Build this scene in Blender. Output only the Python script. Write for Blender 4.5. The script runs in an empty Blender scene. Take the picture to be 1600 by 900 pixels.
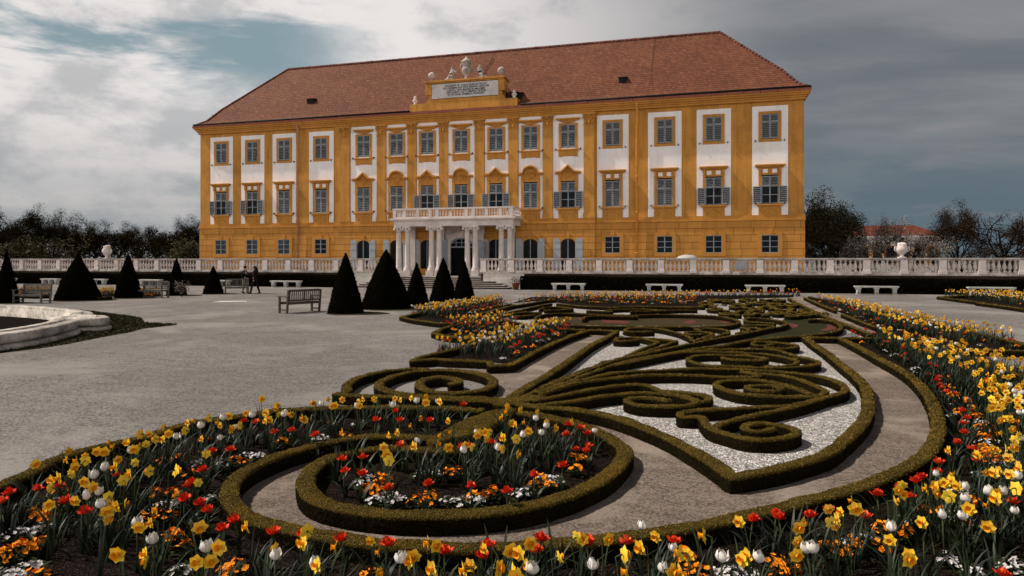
import bpy, bmesh, math, random
import numpy as np
from mathutils import Vector, Matrix
from mathutils.geometry import tessellate_polygon
PI = math.pi
RNG = np.random.default_rng(7)
random.seed(7)
SC = bpy.context.scene
COL = SC.collection

# ------------------------------------------------------------------ camera geometry
H = 2.05                  # eye height over the parterre
HZ = 407.0                # row of the horizon in the 1600 x 900 photograph
F = 1067.0                # focal length in photograph pixels (24 mm on 36 mm)
YAW = math.radians(15.6)  # the camera looks this far left of the facade's normal
SN, CN = math.sin(YAW), math.cos(YAW)
def ray(px, py):
    u = (px - 800.0) / F; v = (HZ - py) / F
    return (-SN + u * CN, CN + u * SN, v)
def gp(px, py, z=0.0):
    """the point of the level plane z that the photograph shows at this pixel"""
    x, y, v = ray(px, py)
    t = (z - H) / v
    return np.array((x * t, y * t, z))
def fx(px, wy):
    """the x on the vertical plane y = wy that the photograph shows in this pixel column"""
    x, y, v = ray(px, HZ)
    return x * wy / y
def fz(px, py, wy):
    x, y, v = ray(px, py)
    return H + v * wy / y

cam = bpy.data.cameras.new('camera'); cam.lens = 24; cam.sensor_width = 36
cam.shift_y = -(450 - HZ) / 1600.0; cam.clip_start = 0.05; cam.clip_end = 5000
co = bpy.data.objects.new('camera', cam); COL.objects.link(co)
co.location = (0, 0, H); co.rotation_euler = (PI / 2, 0, YAW); SC.camera = co
SC.view_settings.view_transform = 'Standard'; SC.view_settings.look = 'None'
SC.view_settings.exposure = 0; SC.view_settings.gamma = 1
SC.cycles.use_denoising = True
SC.cycles.max_bounces = 6; SC.cycles.diffuse_bounces = 3; SC.cycles.transparent_max_bounces = 6

# ------------------------------------------------------------------ node helpers
class NT:
    def __init__(s, tree): s.t = tree; s.n = tree.nodes; s.l = tree.links
    def __call__(s, typ, ins=None, **kw):
        nd = s.n.new(typ)
        for k, v in kw.items(): setattr(nd, k, v)
        if ins:
            for k, v in ins.items():
                sk = nd.inputs[k]
                if isinstance(v, bpy.types.NodeSocket): s.l.new(v, sk)
                else: sk.default_value = v
        return nd
    def math(s, op, a, b=0.0, c=None, clamp=False):
        d = {0: a, 1: b}
        if c is not None: d[2] = c
        nd = s('ShaderNodeMath', d, operation=op); nd.use_clamp = clamp
        return nd.outputs[0]
    def step(s, v, lo, hi):
        return s('ShaderNodeMapRange', {'Value': v, 'From Min': lo, 'From Max': hi}, interpolation_type='SMOOTHSTEP').outputs[0]
    def mix(s, f, a, b, blend='MIX'):
        nd = s('ShaderNodeMix', data_type='RGBA', blend_type=blend)
        for k, v in ((0, f), (6, a), (7, b)):
            if isinstance(v, bpy.types.NodeSocket): s.l.new(v, nd.inputs[k])
            else: nd.inputs[k].default_value = v
        return nd.outputs[2]
    def noise(s, vec, scale, detail=4, rough=0.5, dist=0.0):
        d = {'Scale': scale, 'Detail': detail, 'Roughness': rough, 'Distortion': dist}
        if vec is not None: d['Vector'] = vec
        return s('ShaderNodeTexNoise', d)
def C(r, g, b): return (r, g, b, 1.0)

MATS = {}
def material(name):
    m = bpy.data.materials.new(name); m.use_nodes = True
    t = NT(m.node_tree); t.n.clear()
    out = t('ShaderNodeOutputMaterial'); b = t('ShaderNodeBsdfPrincipled')
    t.l.new(b.outputs[0], out.inputs[0]); MATS[name] = m
    return m, t, b
def plain(name, col, rough=0.7, var=0.25, scale=3.0, bump=0.0, bscale=40.0, island=0.0, spec=0.12, dark=None, metal=0.0):
    """a base colour broken by two scales of noise, optional bump and per-island variation"""
    m, t, b = material(name)
    pos = t('ShaderNodeNewGeometry')
    n1 = t.noise(pos.outputs['Position'], scale, 5, 0.6).outputs[0]
    n2 = t.noise(pos.outputs['Position'], scale * 7, 3, 0.6).outputs[0]
    f = t.math('ADD', t.math('MULTIPLY', n1, 0.65), t.math('MULTIPLY', n2, 0.35))
    f = t.step(f, 0.3, 0.7)
    lo = dark or tuple(c * (1 - var) for c in col); hi = tuple(c * (1 + var * 0.6) for c in col)
    c = t.mix(f, C(*lo), C(*hi))
    if island:
        r = pos.outputs['Random Per Island']
        k = t('ShaderNodeMapRange', {'Value': r, 'To Min': 1 - island, 'To Max': 1 + island}).outputs[0]
        c = t.mix(1.0, c, t('ShaderNodeCombineColor', {0: k, 1: k, 2: k}).outputs[0], 'MULTIPLY')
    t.l.new(c, b.inputs['Base Color'])
    b.inputs['Roughness'].default_value = rough
    b.inputs['Specular IOR Level'].default_value = spec
    b.inputs['Metallic'].default_value = metal
    if bump:
        h = t.noise(pos.outputs['Position'], bscale, 4, 0.6).outputs[0]
        bn = t('ShaderNodeBump', {'Height': h, 'Strength': bump, 'Distance': 0.02})
        t.l.new(bn.outputs[0], b.inputs['Normal'])
    return m

# ------------------------------------------------------------------ materials
SUN_EL, SUN_AZ = math.radians(52), math.radians(9)   # the light travels along (cos az, sin az)
def make_world():
    w = bpy.data.worlds.new('World'); SC.world = w; w.use_nodes = True
    t = NT(w.node_tree); t.n.clear()
    out = t('ShaderNodeOutputWorld'); bg = t('ShaderNodeBackground', {'Strength': 0.1})
    t.l.new(bg.outputs[0], out.inputs[0])
    sky = t('ShaderNodeTexSky', sky_type='NISHITA', sun_disc=False)
    sky.sun_elevation = SUN_EL
    sky.sun_rotation = math.radians(270) - SUN_AZ     # the sun stands at -x, a little towards -y
    sky.altitude = 150; sky.air_density = 1.2; sky.dust_density = 2.0
    d = t('ShaderNodeTexCoord').outputs['Generated']
    sep = t('ShaderNodeSeparateXYZ', {0: d}); X, Y, Z = sep.outputs
    zz = t.math('ADD', t.math('MAXIMUM', Z, 0.0), 0.22)
    P = t('ShaderNodeCombineXYZ', {0: t.math('DIVIDE', X, zz), 1: t.math('DIVIDE', Y, zz), 2: 0.0}).outputs[0]
    mp = t('ShaderNodeMapping', {'Vector': P, 'Rotation': (0, 0, 0.35), 'Scale': (0.75, 1.5, 1.0), 'Location': (SKY_OFF[0], SKY_OFF[1], 0)}).outputs[0]
    n1 = t.noise(mp, 1.5, 9, 0.58, 0.25).outputs[0]          # heaps
    n2 = t.noise(mp, 0.55, 3, 0.5, 0.3).outputs[0]           # large breaks
    st = t('ShaderNodeMapping', {'Vector': d, 'Scale': (1.6, 1.6, 11.0)}).outputs[0]
    n3 = t.noise(st, 1.7, 6, 0.55, 0.4).outputs[0]           # level streaks near the horizon
    right = t.step(X, -0.42, 0.16)                           # dull cloud deck on the right
    low = t('ShaderNodeMapRange', {'Value': Z, 'From Min': 0.03, 'From Max': 0.24, 'To Min': 1.0, 'To Max': 0.0}, interpolation_type='SMOOTHSTEP').outputs[0]
    # left: bright cloud with grey undersides and teal gaps
    az = t.math('ARCTAN2', X, Y)
    warp = t.math('MULTIPLY', t.math('SUBTRACT', n1, 0.5), 0.10)
    el = t.math('ADD', Z, warp)
    band = t.math('MULTIPLY', t.step(el, 0.20, 0.255), t.step(az, -0.42, -0.62))          # the teal opening
    streak = t.noise(t('ShaderNodeMapping', {'Vector': d, 'Scale': (2.2, 2.2, 9.0), 'Rotation': (0, 0.16, 0.3), 'Location': (0.3, 0.1, 0.45)}).outputs[0], 1.25, 7, 0.6, 0.5).outputs[0]
    gap = t.math('MULTIPLY', band, t.step(streak, 0.56, 0.44))
    puff = t.noise(t('ShaderNodeMapping', {'Vector': d, 'Scale': (3.6, 3.6, 7.0), 'Location': (0.0, 0.4, 0.2)}).outputs[0], 1.7, 10, 0.62, 0.15).outputs[0]
    br = t.step(t.math('ADD', t.math('MULTIPLY', puff, 0.85), t.math('MULTIPLY', n3, 0.15)), 0.40, 0.575)
    top = t.step(el, 0.05, 0.18)
    cl = t.mix(br, t.mix(top, C(3.6, 3.8, 3.95), C(5.2, 5.2, 5.25)), t.mix(top, C(5.9, 5.65, 5.55), C(8.2, 7.8, 7.65)))
    blue = t.mix(0.10, C(2.15, 3.15, 3.5), sky.outputs[0])
    cl = t.mix(t.math('MULTIPLY', gap, 0.95), cl, blue)
    hz = t.mix(t.step(n3, 0.35, 0.65), C(2.5, 2.85, 3.1), C(4.6, 4.5, 4.4))
    cl = t.mix(t.math('MULTIPLY', low, 0.5), cl, hz)
    # right: grey above, slate below with a few pale streaks
    dk = t.mix(t.step(n1, 0.35, 0.68), C(1.5, 1.72, 1.95), C(2.6, 2.62, 2.75))
    slate = t.mix(t.step(n3, 0.47, 0.72), C(1.05, 1.55, 1.85), C(2.7, 2.6, 2.7))
    dk = t.mix(t.math('MULTIPLY', low, 0.95), dk, slate)
    front = t.mix(right, cl, dk)
    # behind the photographer: a bright band added low down to light the facade, duller overhead
    haze = t.mix(t.step(Z, 0.05, 0.75), C(15.5, 15.0, 14.4), C(1.2, 1.2, 1.3))
    back = t.step(Y, 0.12, -0.45)
    c = t.mix(back, front, haze)
    over = t.mix(t.step(Z, 0.45, 0.8), c, C(1.1, 1.15, 1.25))
    dn = t.step(Z, 0.0, -0.05)
    fin = t.mix(dn, over, C(0.8, 0.75, 0.7))
    t.l.new(fin, bg.inputs[0])
SKY_OFF = (0.0, 0.0)

def mat_gravel(name, c0, c1, c2, grain=90.0, big=0.35):
    m, t, b = material(name)
    p = t('ShaderNodeNewGeometry').outputs['Position']
    g = t.noise(p, grain, 3, 0.7).outputs[0]
    v = t('ShaderNodeTexVoronoi', {'Vector': p, 'Scale': grain * 0.6}); vc = t('ShaderNodeSeparateColor', {0: v.outputs['Color']}).outputs[0]
    big_n = t.noise(p, big, 5, 0.6, 0.4).outputs[0]
    mid = t.noise(p, 3.5, 5, 0.65).outputs[0]
    mp = t('ShaderNodeMapping', {'Vector': p, 'Scale': (0.9, 5.0, 1.0), 'Rotation': (0, 0, -0.12)}).outputs[0]
    rake = t.noise(mp, 1.2, 5, 0.65).outputs[0]                    # faint raking tracks
    pit = t.noise(p, 17.0, 3, 0.65).outputs[0]                     # scuffs and footprints
    damp = t.noise(p, 0.16, 4, 0.55, 0.8).outputs[0]
    f = t.math('ADD', t.math('ADD', t.math('MULTIPLY', g, 0.3), t.math('MULTIPLY', vc, 0.22)), t.math('ADD', t.math('ADD', t.math('MULTIPLY', mid, 0.14), t.math('MULTIPLY', pit, 0.16)), t.math('MULTIPLY', rake, 0.18)))
    c = t.mix(t.step(f, 0.34, 0.64), C(*[x * .66 for x in c0]), C(*[x * 1.08 for x in c1]))
    c = t.mix(t.math('MULTIPLY', t.step(damp, 0.55, 0.42), 0.26), c, C(*[x * .9 for x in c0]))
    c = t.mix(t.math('MULTIPLY', t.step(big_n, 0.47, 0.66), 0.7), c, C(*c2))
    t.l.new(c, b.inputs['Base Color']); b.inputs['Roughness'].default_value = 0.95; b.inputs['Specular IOR Level'].default_value = 0.1
    bn = t('ShaderNodeBump', {'Height': f, 'Strength': 0.9, 'Distance': 0.03}); t.l.new(bn.outputs[0], b.inputs['Normal'])
    return m
def mat_chips(name, lo, hi, scale):
    """loose stone chips: every cell its own shade, dark in the joints"""
    m, t, b = material(name)
    p = t('ShaderNodeNewGeometry').outputs['Position']
    v = t('ShaderNodeTexVoronoi', {'Vector': p, 'Scale': scale, 'Randomness': 1.0})
    e = t('ShaderNodeTexVoronoi', {'Vector': p, 'Scale': scale, 'Randomness': 1.0}, feature='DISTANCE_TO_EDGE')
    r = t('ShaderNodeSeparateColor', {0: v.outputs['Color']})
    n = t.noise(p, 1.1, 4, 0.6).outputs[0]
    k = t.math('ADD', t.math('MULTIPLY', r.outputs[0], 0.75), t.math('MULTIPLY', n, 0.3))
    c = t.mix(t.step(k, 0.05, 0.95), C(*lo), C(*hi))
    edge = t.step(e.outputs['Distance'], 0.0, 0.16)
    c = t.mix(edge, C(lo[0] * .3, lo[1] * .28, lo[2] * .26), c)
    t.l.new(c, b.inputs['Base Color']); b.inputs['Roughness'].default_value = 0.9; b.inputs['Specular IOR Level'].default_value = 0.05
    h = t.math('ADD', t.math('MULTIPLY', edge, 0.6), r.outputs[1])
    bn = t('ShaderNodeBump', {'Height': h, 'Strength': 0.9, 'Distance': 0.015}); t.l.new(bn.outputs[0], b.inputs['Normal'])
    return m
def mat_plaster(name, col, streak=0.35, joints=False):
    m, t, b = material(name)
    geo = t('ShaderNodeNewGeometry'); p = geo.outputs['Position']
    mp = t('ShaderNodeMapping', {'Vector': p, 'Scale': (1.6, 1.6, 0.16)}).outputs[0]
    n1 = t.noise(mp, 1.6, 6, 0.65).outputs[0]                     # runs of rain
    n2 = t.noise(p, 0.6, 5, 0.6).outputs[0]
    n3 = t.noise(p, 9.0, 4, 0.6).outputs[0]
    f = t.math('ADD', t.math('ADD', t.math('MULTIPLY', n1, 0.45), t.math('MULTIPLY', n2, 0.35)), t.math('MULTIPLY', n3, 0.2))
    c = t.mix(t.step(f, 0.34, 0.62), C(*[x * (1 - streak) for x in col]), C(*[min(x * (1 + streak * 0.35), 0.9) for x in col]))
    b.inputs['Roughness'].default_value = 0.9; b.inputs['Specular IOR Level'].default_value = 0.15
    h = t.math('MULTIPLY', n3, 0.25)
    if joints:
        s = t('ShaderNodeSeparateXYZ', {0: p})
        q = t('ShaderNodeCombineXYZ', {0: s.outputs[0], 1: t.math('SUBTRACT', s.outputs[2], 0.8), 2: 0.0}).outputs[0]
        br = t('ShaderNodeTexBrick', {'Vector': q, 'Color1': C(1, 1, 1), 'Color2': C(.86, .86, .86), 'Mortar': C(0, 0, 0), 'Scale': 1.0, 'Mortar Size': 0.015, 'Mortar Smooth': 0.3,
              'Brick Width': 1.75, 'Row Height': 0.531}); br.offset = 0.42; br.squash = 0.82; br.squash_frequency = 3
        c = t.mix(br.outputs['Fac'], t.mix(1.0, c, br.outputs['Color'], 'MULTIPLY'), C(col[0] * .3, col[1] * .22, col[2] * .2))
        h = t.math('SUBTRACT', h, t.math('MULTIPLY', br.outputs['Fac'], 1.0))
    t.l.new(c, b.inputs['Base Color'])
    bn = t('ShaderNodeBump', {'Height': h, 'Strength': 0.5, 'Distance': 0.04}); t.l.new(bn.outputs[0], b.inputs['Normal'])
    return m
def mat_tiles(name):
    m, t, b = material(name)
    p = t('ShaderNodeNewGeometry').outputs['Position']; s = t('ShaderNodeSeparateXYZ', {0: p})
    wob = t.noise(p, 0.35, 3, 0.6).outputs[0]
    zr = t.math('DIVIDE', t.math('ADD', s.outputs[2], t.math('MULTIPLY', wob, 0.10)), 0.20)
    row = t.math('FLOOR', zr); fr = t.math('FRACT', zr)
    xc = t.math('ADD', t.math('DIVIDE', t.math('ADD', s.outputs[0], s.outputs[1]), 0.16), t.math('MULTIPLY', t.math('MODULO', row, 2.0), 0.5))
    cell = t('ShaderNodeCombineXYZ', {0: t.math('FLOOR', xc), 1: row, 2: 0.0}).outputs[0]
    wn = t('ShaderNodeTexWhiteNoise', {'Vector': cell}); r = wn.outputs['Value']
    big = t.noise(p, 0.5, 5, 0.65).outputs[0]; sp = t.noise(p, 2.6, 5, 0.75).outputs[0]
    c = t.mix(t.step(t.math('ADD', t.math('MULTIPLY', r, 0.36), t.math('MULTIPLY', big, 0.66)), 0.15, 0.9), C(.098, .032, .0175), C(.188, .067, .033))
    c = t.mix(t.math('MULTIPLY', t.step(r, 0.95, 0.99), 0.35), c, C(.26, .105, .065))       # bleached tiles
    c = t.mix(t.math('MULTIPLY', t.step(sp, 0.66, 0.74), 0.85), c, C(.03, .016, .013))    # soot and gaps
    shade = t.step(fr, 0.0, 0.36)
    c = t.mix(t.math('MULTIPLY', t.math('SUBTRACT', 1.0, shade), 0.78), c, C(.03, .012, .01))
    t.l.new(c, b.inputs['Base Color']); b.inputs['Roughness'].default_value = 0.85; b.inputs['Specular IOR Level'].default_value = 0.2
    h = t.math('ADD', t.math('SUBTRACT', 1.0, fr), t.math('MULTIPLY', r, 0.5))
    bn = t('ShaderNodeBump', {'Height': h, 'Strength': 0.6, 'Distance': 0.03}); t.l.new(bn.outputs[0], b.inputs['Normal'])
    return m
def mat_leaf(name, lo, hi, third=None, rough=0.75, spec=0.06):
    m, t, b = material(name)
    g = t('ShaderNodeNewGeometry'); r = g.outputs['Random Per Island']
    n = t.noise(g.outputs['Position'], 2.2, 4, 0.6).outputs[0]
    f = t.math('ADD', t.math('MULTIPLY', r, 0.65), t.math('MULTIPLY', n, 0.45))
    c = t.mix(t.step(f, 0.15, 0.95), C(*lo), C(*hi))
    if third:
        c = t.mix(t.math('MULTIPLY', t.step(t.noise(g.outputs['Position'], 1.1, 3, 0.6).outputs[0], 0.52, 0.66), 0.7), c, C(*third))
    t.l.new(c, b.inputs['Base Color']); b.inputs['Roughness'].default_value = rough; b.inputs['Specular IOR Level'].default_value = spec
    return m
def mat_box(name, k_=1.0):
    """clipped box: sunlit crown and shaded sides painted into the leaf colour by height"""
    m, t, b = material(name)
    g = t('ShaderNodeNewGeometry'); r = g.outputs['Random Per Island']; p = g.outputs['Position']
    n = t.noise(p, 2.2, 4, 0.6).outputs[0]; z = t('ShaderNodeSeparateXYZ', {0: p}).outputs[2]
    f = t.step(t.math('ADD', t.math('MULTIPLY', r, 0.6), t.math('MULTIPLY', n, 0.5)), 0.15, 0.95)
    lit_crown = t.mix(f, C(.040 * k_, .028 * k_, .0065 * k_), C(.215 * k_, .142 * k_, .030 * k_))
    lit_crown = t.mix(t.math('MULTIPLY', t.step(t.noise(p, 1.1, 3, 0.6).outputs[0], 0.52, 0.66), 0.6), lit_crown, C(.185 * k_, .105 * k_, .018 * k_))
    shaded_side = t.mix(f, C(.0035 * k_, .0028 * k_, .0013 * k_), C(.036 * k_, .0255 * k_, .008 * k_))
    k = t.step(t.math('ADD', z, t.math('MULTIPLY', t.math('SUBTRACT', r, 0.5), 0.012)), 0.118, 0.138)  # height mask between the painted sunlit tone and the painted shade
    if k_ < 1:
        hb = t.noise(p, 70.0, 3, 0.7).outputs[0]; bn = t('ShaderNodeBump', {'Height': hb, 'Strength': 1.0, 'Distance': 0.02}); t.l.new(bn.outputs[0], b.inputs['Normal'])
    t.l.new(t.mix(k, shaded_side, lit_crown), b.inputs['Base Color']); b.inputs['Roughness'].default_value = 0.8; b.inputs['Specular IOR Level'].default_value = 0.03
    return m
def mat_glass(name, col=(.012, .014, .017)):
    m, t, b = material(name)
    p = t('ShaderNodeNewGeometry').outputs['Position']
    n = t.noise(p, 0.9, 3, 0.5).outputs[0]
    t.l.new(t.mix(t.step(n, 0.4, 0.65), C(*col), C(col[0] * 2.2, col[1] * 2.3, col[2] * 2.5)), b.inputs['Base Color'])
    b.inputs['Roughness'].default_value = 0.2; b.inputs['Specular IOR Level'].default_value = 0.06
    return m
def make_materials():
    mat_gravel('grey_gravel', (.106, .096, .090), (.252, .228, .213), (.278, .250, .232), 75.0)
    mat_gravel('path_gravel', (.108, .083, .067), (.245, .192, .157), (.33, .262, .216), 105.0, 0.9)
    mat_chips('white_chips', (.29, .265, .248), (.86, .805, .765), 35.0)
    mat_chips('soil', (.006, .0038, .0028), (.030, .018, .0125), 42.0)
    mat_gravel('lawn', (.012, .012, .0042), (.036, .032, .011), (.024, .025, .008), 70.0, 0.6)
    mat_gravel('brown_lawn', (.028, .020, .009), (.062, .042, .018), (.045, .034, .014), 70.0, 0.8)
    mat_gravel('brick_chips', (.07, .022, .017), (.17, .052, .040), (.12, .036, .028), 90.0, 2.0)
    mat_plaster('ochre_plaster', OCHRE, 0.33)
    mat_plaster('ochre_rustication', (OCHRE[0] * 1.06, OCHRE[1] * 1.05, OCHRE[2] * 1.05), 0.22, True)
    mat_plaster('ochre_trim', (OCHRE[0] * 0.96, OCHRE[1] * 0.93, OCHRE[2] * 0.9), 0.22)
    mat_plaster('white_plaster', (.87, .815, .80), 0.13)
    mat_plaster('cream_plaster', (.60, .55, .49), 0.16)
    plain('white_stone', (.66, .57, .53), 0.8, 0.22, 1.3, 0.25, 25)
    plain('weathered_stone', (.52, .45, .41), 0.85, 0.42, 0.9, 0.5, 18, dark=(.20, .17, .15))
    plain('fountain_stone', (.50, .44, .39), 0.9, 0.5, 1.6, 0.9, 14, dark=(.15, .13, .115))
    plain('bench_stone', (.50, .48, .45), 0.8, 0.3, 2.0, 0.3, 25)
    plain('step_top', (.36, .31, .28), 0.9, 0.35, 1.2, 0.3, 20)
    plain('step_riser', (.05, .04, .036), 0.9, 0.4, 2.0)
    mat_tiles('roof_tiles')
    plain('ridge_tile', (.17, .06, .045), 0.85, 0.5, 1.2, dark=(.04, .02, .018))
    plain('red_sheet', (.27, .088, .055), 0.7, 0.2, 1.0)
    plain('dark_metal', (.012, .010, .010), 0.6, 0.3, 4.0)
    plain('shutter_paint', (.29, .30, .315), 0.65, 0.16, 2.2)
    plain('slat_gap', (.055, .058, .065), 0.8, 0.2)
    plain('shutter_plank', (.36, .38, .41), 0.65, 0.16, 1.3)
    plain('sash_paint', (.25, .27, .295), 0.6, 0.12, 2.0)
    mat_glass('window_glass', (.006, .008, .010))
    mat_glass('sky_reflection_glass', (.028, .034, .040))  # leftmost panes: grey sky reflection painted into the base colour
    plain('black_interior', (.004, .004, .004), 0.9, 0.3)
    plain('downpipe_copper', (.44, .24, .15), 0.5, 0.25, 1.5)
    plain('downpipe_ochre', (OCHRE[0] * 1.25, OCHRE[1] * 1.15, OCHRE[2]), 0.5, 0.2, 1.5)
    plain('bench_wood', (.085, .062, .050), 0.75, 0.35, 6.0, 0.3, 60)
    plain('bench_wood_grey', (.115, .105, .098), 0.75, 0.35, 6.0, 0.3, 60)
    plain('terracotta', (.17, .05, .03), 0.85, 0.3, 4.0)
    plain('retaining_wall', (.05, .032, .022), 0.9, 0.5, 1.5, 0.4, 12)
    plain('hedge_core', (.008, .006, .002), 0.95, 0.5, 14.0, 0.8, 60, spec=0.0)
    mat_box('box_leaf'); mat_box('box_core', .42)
    plain('yew_core', (.0022, .0020, .0012), 0.95, 0.4, 10.0, spec=0.0)
    mat_leaf('yew_leaf', (.0020, .0019, .0010), (.0105, .0092, .0042), None, .9, 0.0)
    mat_leaf('dark_hedge_leaf', (.0022, .0018, .0009), (.022, .016, .007), None, .9, 0.0)
    plain('bark', (.016, .012, .009), 0.95, 0.4, 5.0, 0.5, 30, spec=0.0)
    mat_leaf('wood_leaf', (.004, .0032, .0018), (.026, .019, .009), (.036, .030, .009), .9, 0.0)
    mat_leaf('green_leaf', (.012, .0125, .0055), (.105, .095, .050), (.07, .062, .03), .8, 0.03)
    mat_leaf('brown_leaf', (.012, .008, .005), (.05, .03, .018), (.04, .022, .015), .85, 0.02)
    mat_leaf('blossom_leaf', (.03, .026, .016), (.20, .17, .145), (.42, .36, .34))
    mat_leaf('white_blossom', (.10, .085, .08), (.42, .36, .345))
    mat_leaf('daffodil_petal', (.66, .37, .014), (.86, .58, .05), (.88, .62, .12), 0.6)
    mat_leaf('daffodil_trumpet', (.70, .20, .004), (.86, .36, .012), None, 0.55)
    mat_leaf('tulip_red', (.42, .012, .006), (.80, .06, .016), None, 0.5)
    mat_leaf('tulip_red_edge', (.68, .10, .03), (.85, .17, .05), None, 0.5)
    mat_leaf('tulip_white', (.56, .52, .46), (.78, .74, .68), None, 0.5)
    mat_leaf('orange_petal', (.60, .10, .004), (.88, .33, .012), (.80, .22, .008), 0.6)
    mat_leaf('white_petal', (.36, .34, .33), (.66, .62, .60), None, 0.6)
    mat_leaf('red_petal', (.30, .02, .02), (.62, .06, .03), None, 0.6)
    mat_leaf('flower_stem', (.018, .026, .010), (.055, .070, .028), None, 0.6, 0.12)
    mat_leaf('flower_leaf', (.0035, .0062, .003), (.022, .033, .015), (.038, .050, .034), 0.5, 0.18)
    mat_leaf('bedding_leaf', (.008, .014, .005), (.032, .042, .015))
    plain('skin', (.42, .24, .17), 0.6, 0.08)
    plain('black_cloth', (.006, .006, .007), 0.9, 0.3)
    plain('maroon_cloth', (.020, .008, .009), 0.9, 0.3)
    plain('beige_cloth', (.36, .30, .25), 0.9, 0.15)
    plain('dark_hair', (.007, .005, .004), 0.6, 0.3)
    plain('brown_cap', (.035, .016, .010), 0.8, 0.3)
    plain('orangery_roof', (.12, .032, .019), 0.85, 0.3, 0.9)
    plain('letter_paint', (.05, .048, .047), 0.8, 0.2)
    plain('sign_grey', (.30, .31, .33), 0.6, 0.15, 4.0)
    plain('white_canvas', (.42, .40, .39), 0.8, 0.1)
    plain('white_flat_stone', (.52, .48, .44), 0.8, 0.1)
    m, t, b = material('pool_water'); b.inputs['Base Color'].default_value = C(.012, .010, .008); b.inputs['Roughness'].default_value = 0.5; b.inputs['Specular IOR Level'].default_value = 0.0
OCHRE = (.535, .246, .054)

# ------------------------------------------------------------------ mesh builder
ORG = {}
class MB:
    """collects shapes; build() links them as ONE mesh object"""
    def __init__(s): s.v = []; s.f = []; s.mi = []; s.sm = []; s.n = 0
    def add(s, verts, faces, mi=0, smooth=False):
        s.v.extend([tuple(map(float, p)) for p in verts])
        for f in faces: s.f.append([i + s.n for i in f]); s.mi.append(mi); s.sm.append(smooth)
        s.n += len(verts); return s
    def box(s, x0, x1, y0, y1, z0, z1, mi=0):
        v = [(x0, y0, z0), (x1, y0, z0), (x1, y1, z0), (x0, y1, z0), (x0, y0, z1), (x1, y0, z1), (x1, y1, z1), (x0, y1, z1)]
        return s.add(v, [(3, 2, 1, 0), (4, 5, 6, 7), (0, 1, 5, 4), (1, 2, 6, 5), (2, 3, 7, 6), (3, 0, 4, 7)], mi)
    def obox(s, c, ax, ay, az, mi=0):
        c, ax, ay, az = map(np.array, (c, ax, ay, az))
        v = [c + i * ax + j * ay + k * az for k in (-1, 1) for j in (-1, 1) for i in (-1, 1)]
        return s.add(v, [(0, 2, 3, 1), (4, 5, 7, 6), (0, 1, 5, 4), (2, 6, 7, 3), (0, 4, 6, 2), (1, 3, 7, 5)], mi)
    def prism(s, poly, y0, y1, mi=0, flip=False, smooth=False):
        """polygon in x-z, given anticlockwise seen from -y, run from y0 to y1"""
        n = len(poly); v = [(x, y0, z) for x, z in poly] + [(x, y1, z) for x, z in poly]
        f = [tuple(range(n)), tuple(range(2 * n - 1, n - 1, -1))]
        s.add(v, f, mi)
        s.add(v, [(i, n + i, n + (i + 1) % n, (i + 1) % n) for i in range(n)], mi, smooth); return s
    def lathe(s, prof, c=(0, 0, 0), seg=12, mi=0, smooth=True, cap=True):
        v = []; f = []
        for r, z in prof:
            for k in range(seg):
                a = 2 * PI * k / seg; v.append((c[0] + r * math.cos(a), c[1] + r * math.sin(a), c[2] + z))
        for i in range(len(prof) - 1):
            for k in range(seg):
                a, b = i * seg + k, i * seg + (k + 1) % seg; f.append((a, b, b + seg, a + seg))
        if cap: f += [tuple(range(seg - 1, -1, -1)), tuple(range((len(prof) - 1) * seg, len(prof) * seg))]
        return s.add(v, f, mi, smooth)
    def tube(s, pts, rad, seg=6, mi=0, cap=True):
        pts = [np.array(p, float) for p in pts]; n = len(pts)
        if not hasattr(rad, '__len__'): rad = [rad] * n
        v = []; f = []; u = None
        for i in range(n):
            d = pts[min(i + 1, n - 1)] - pts[max(i - 1, 0)]; d = d / (np.linalg.norm(d) + 1e-9)
            if u is None:
                u = np.cross(d, (0, 0, 1)) if abs(d[2]) < .9 else np.cross(d, (1, 0, 0))
            u = u - d * np.dot(u, d); u /= np.linalg.norm(u) + 1e-9; w = np.cross(d, u)
            for k in range(seg):
                a = 2 * PI * k / seg; v.append(pts[i] + rad[i] * (math.cos(a) * u + math.sin(a) * w))
        for i in range(n - 1):
            for k in range(seg):
                a, b = i * seg + k, i * seg + (k + 1) % seg; f.append((a, b, b + seg, a + seg))
        if cap: f += [tuple(range(seg - 1, -1, -1)), tuple(range((n - 1) * seg, n * seg))]
        return s.add(v, f, mi, True)
    def ball(s, c, r, seg=12, rings=8, mi=0, sx=1, sy=1, sz=1):
        prof = [(max(r * math.sin(PI * i / rings), 1e-4), -r * math.cos(PI * i / rings)) for i in range(rings + 1)]
        n0 = s.n; s.lathe(prof, (0, 0, 0), seg, mi)
        for i in range(n0, s.n):
            x, y, z = s.v[i]; s.v[i] = (c[0] + x * sx, c[1] + y * sy, c[2] + z * sz)
        return s
    def raw(s, verts, quads, mi=0, smooth=False):
        verts = np.asarray(verts, float); return s.add(verts, [tuple(q) for q in quads], mi, smooth)
    def build(s, name, mats, parent=None, local=False):
        if isinstance(mats, str): mats = [mats]
        me = bpy.data.meshes.new(name)
        v = np.array(s.v, float).reshape(-1, 3)
        org = np.zeros(3) if (parent is None or local) else ORG.get(parent.name, np.zeros(3))
        me.from_pydata((v - org).tolist(), [], s.f)
        for m in mats: me.materials.append(MATS[m])
        me.polygons.foreach_set('material_index', s.mi); me.polygons.foreach_set('use_smooth', s.sm)
        me.update()
        o = bpy.data.objects.new(name, me); COL.objects.link(o)
        if parent: o.parent = parent
        ORG[o.name] = org if parent else np.zeros(3)
        return o
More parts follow.
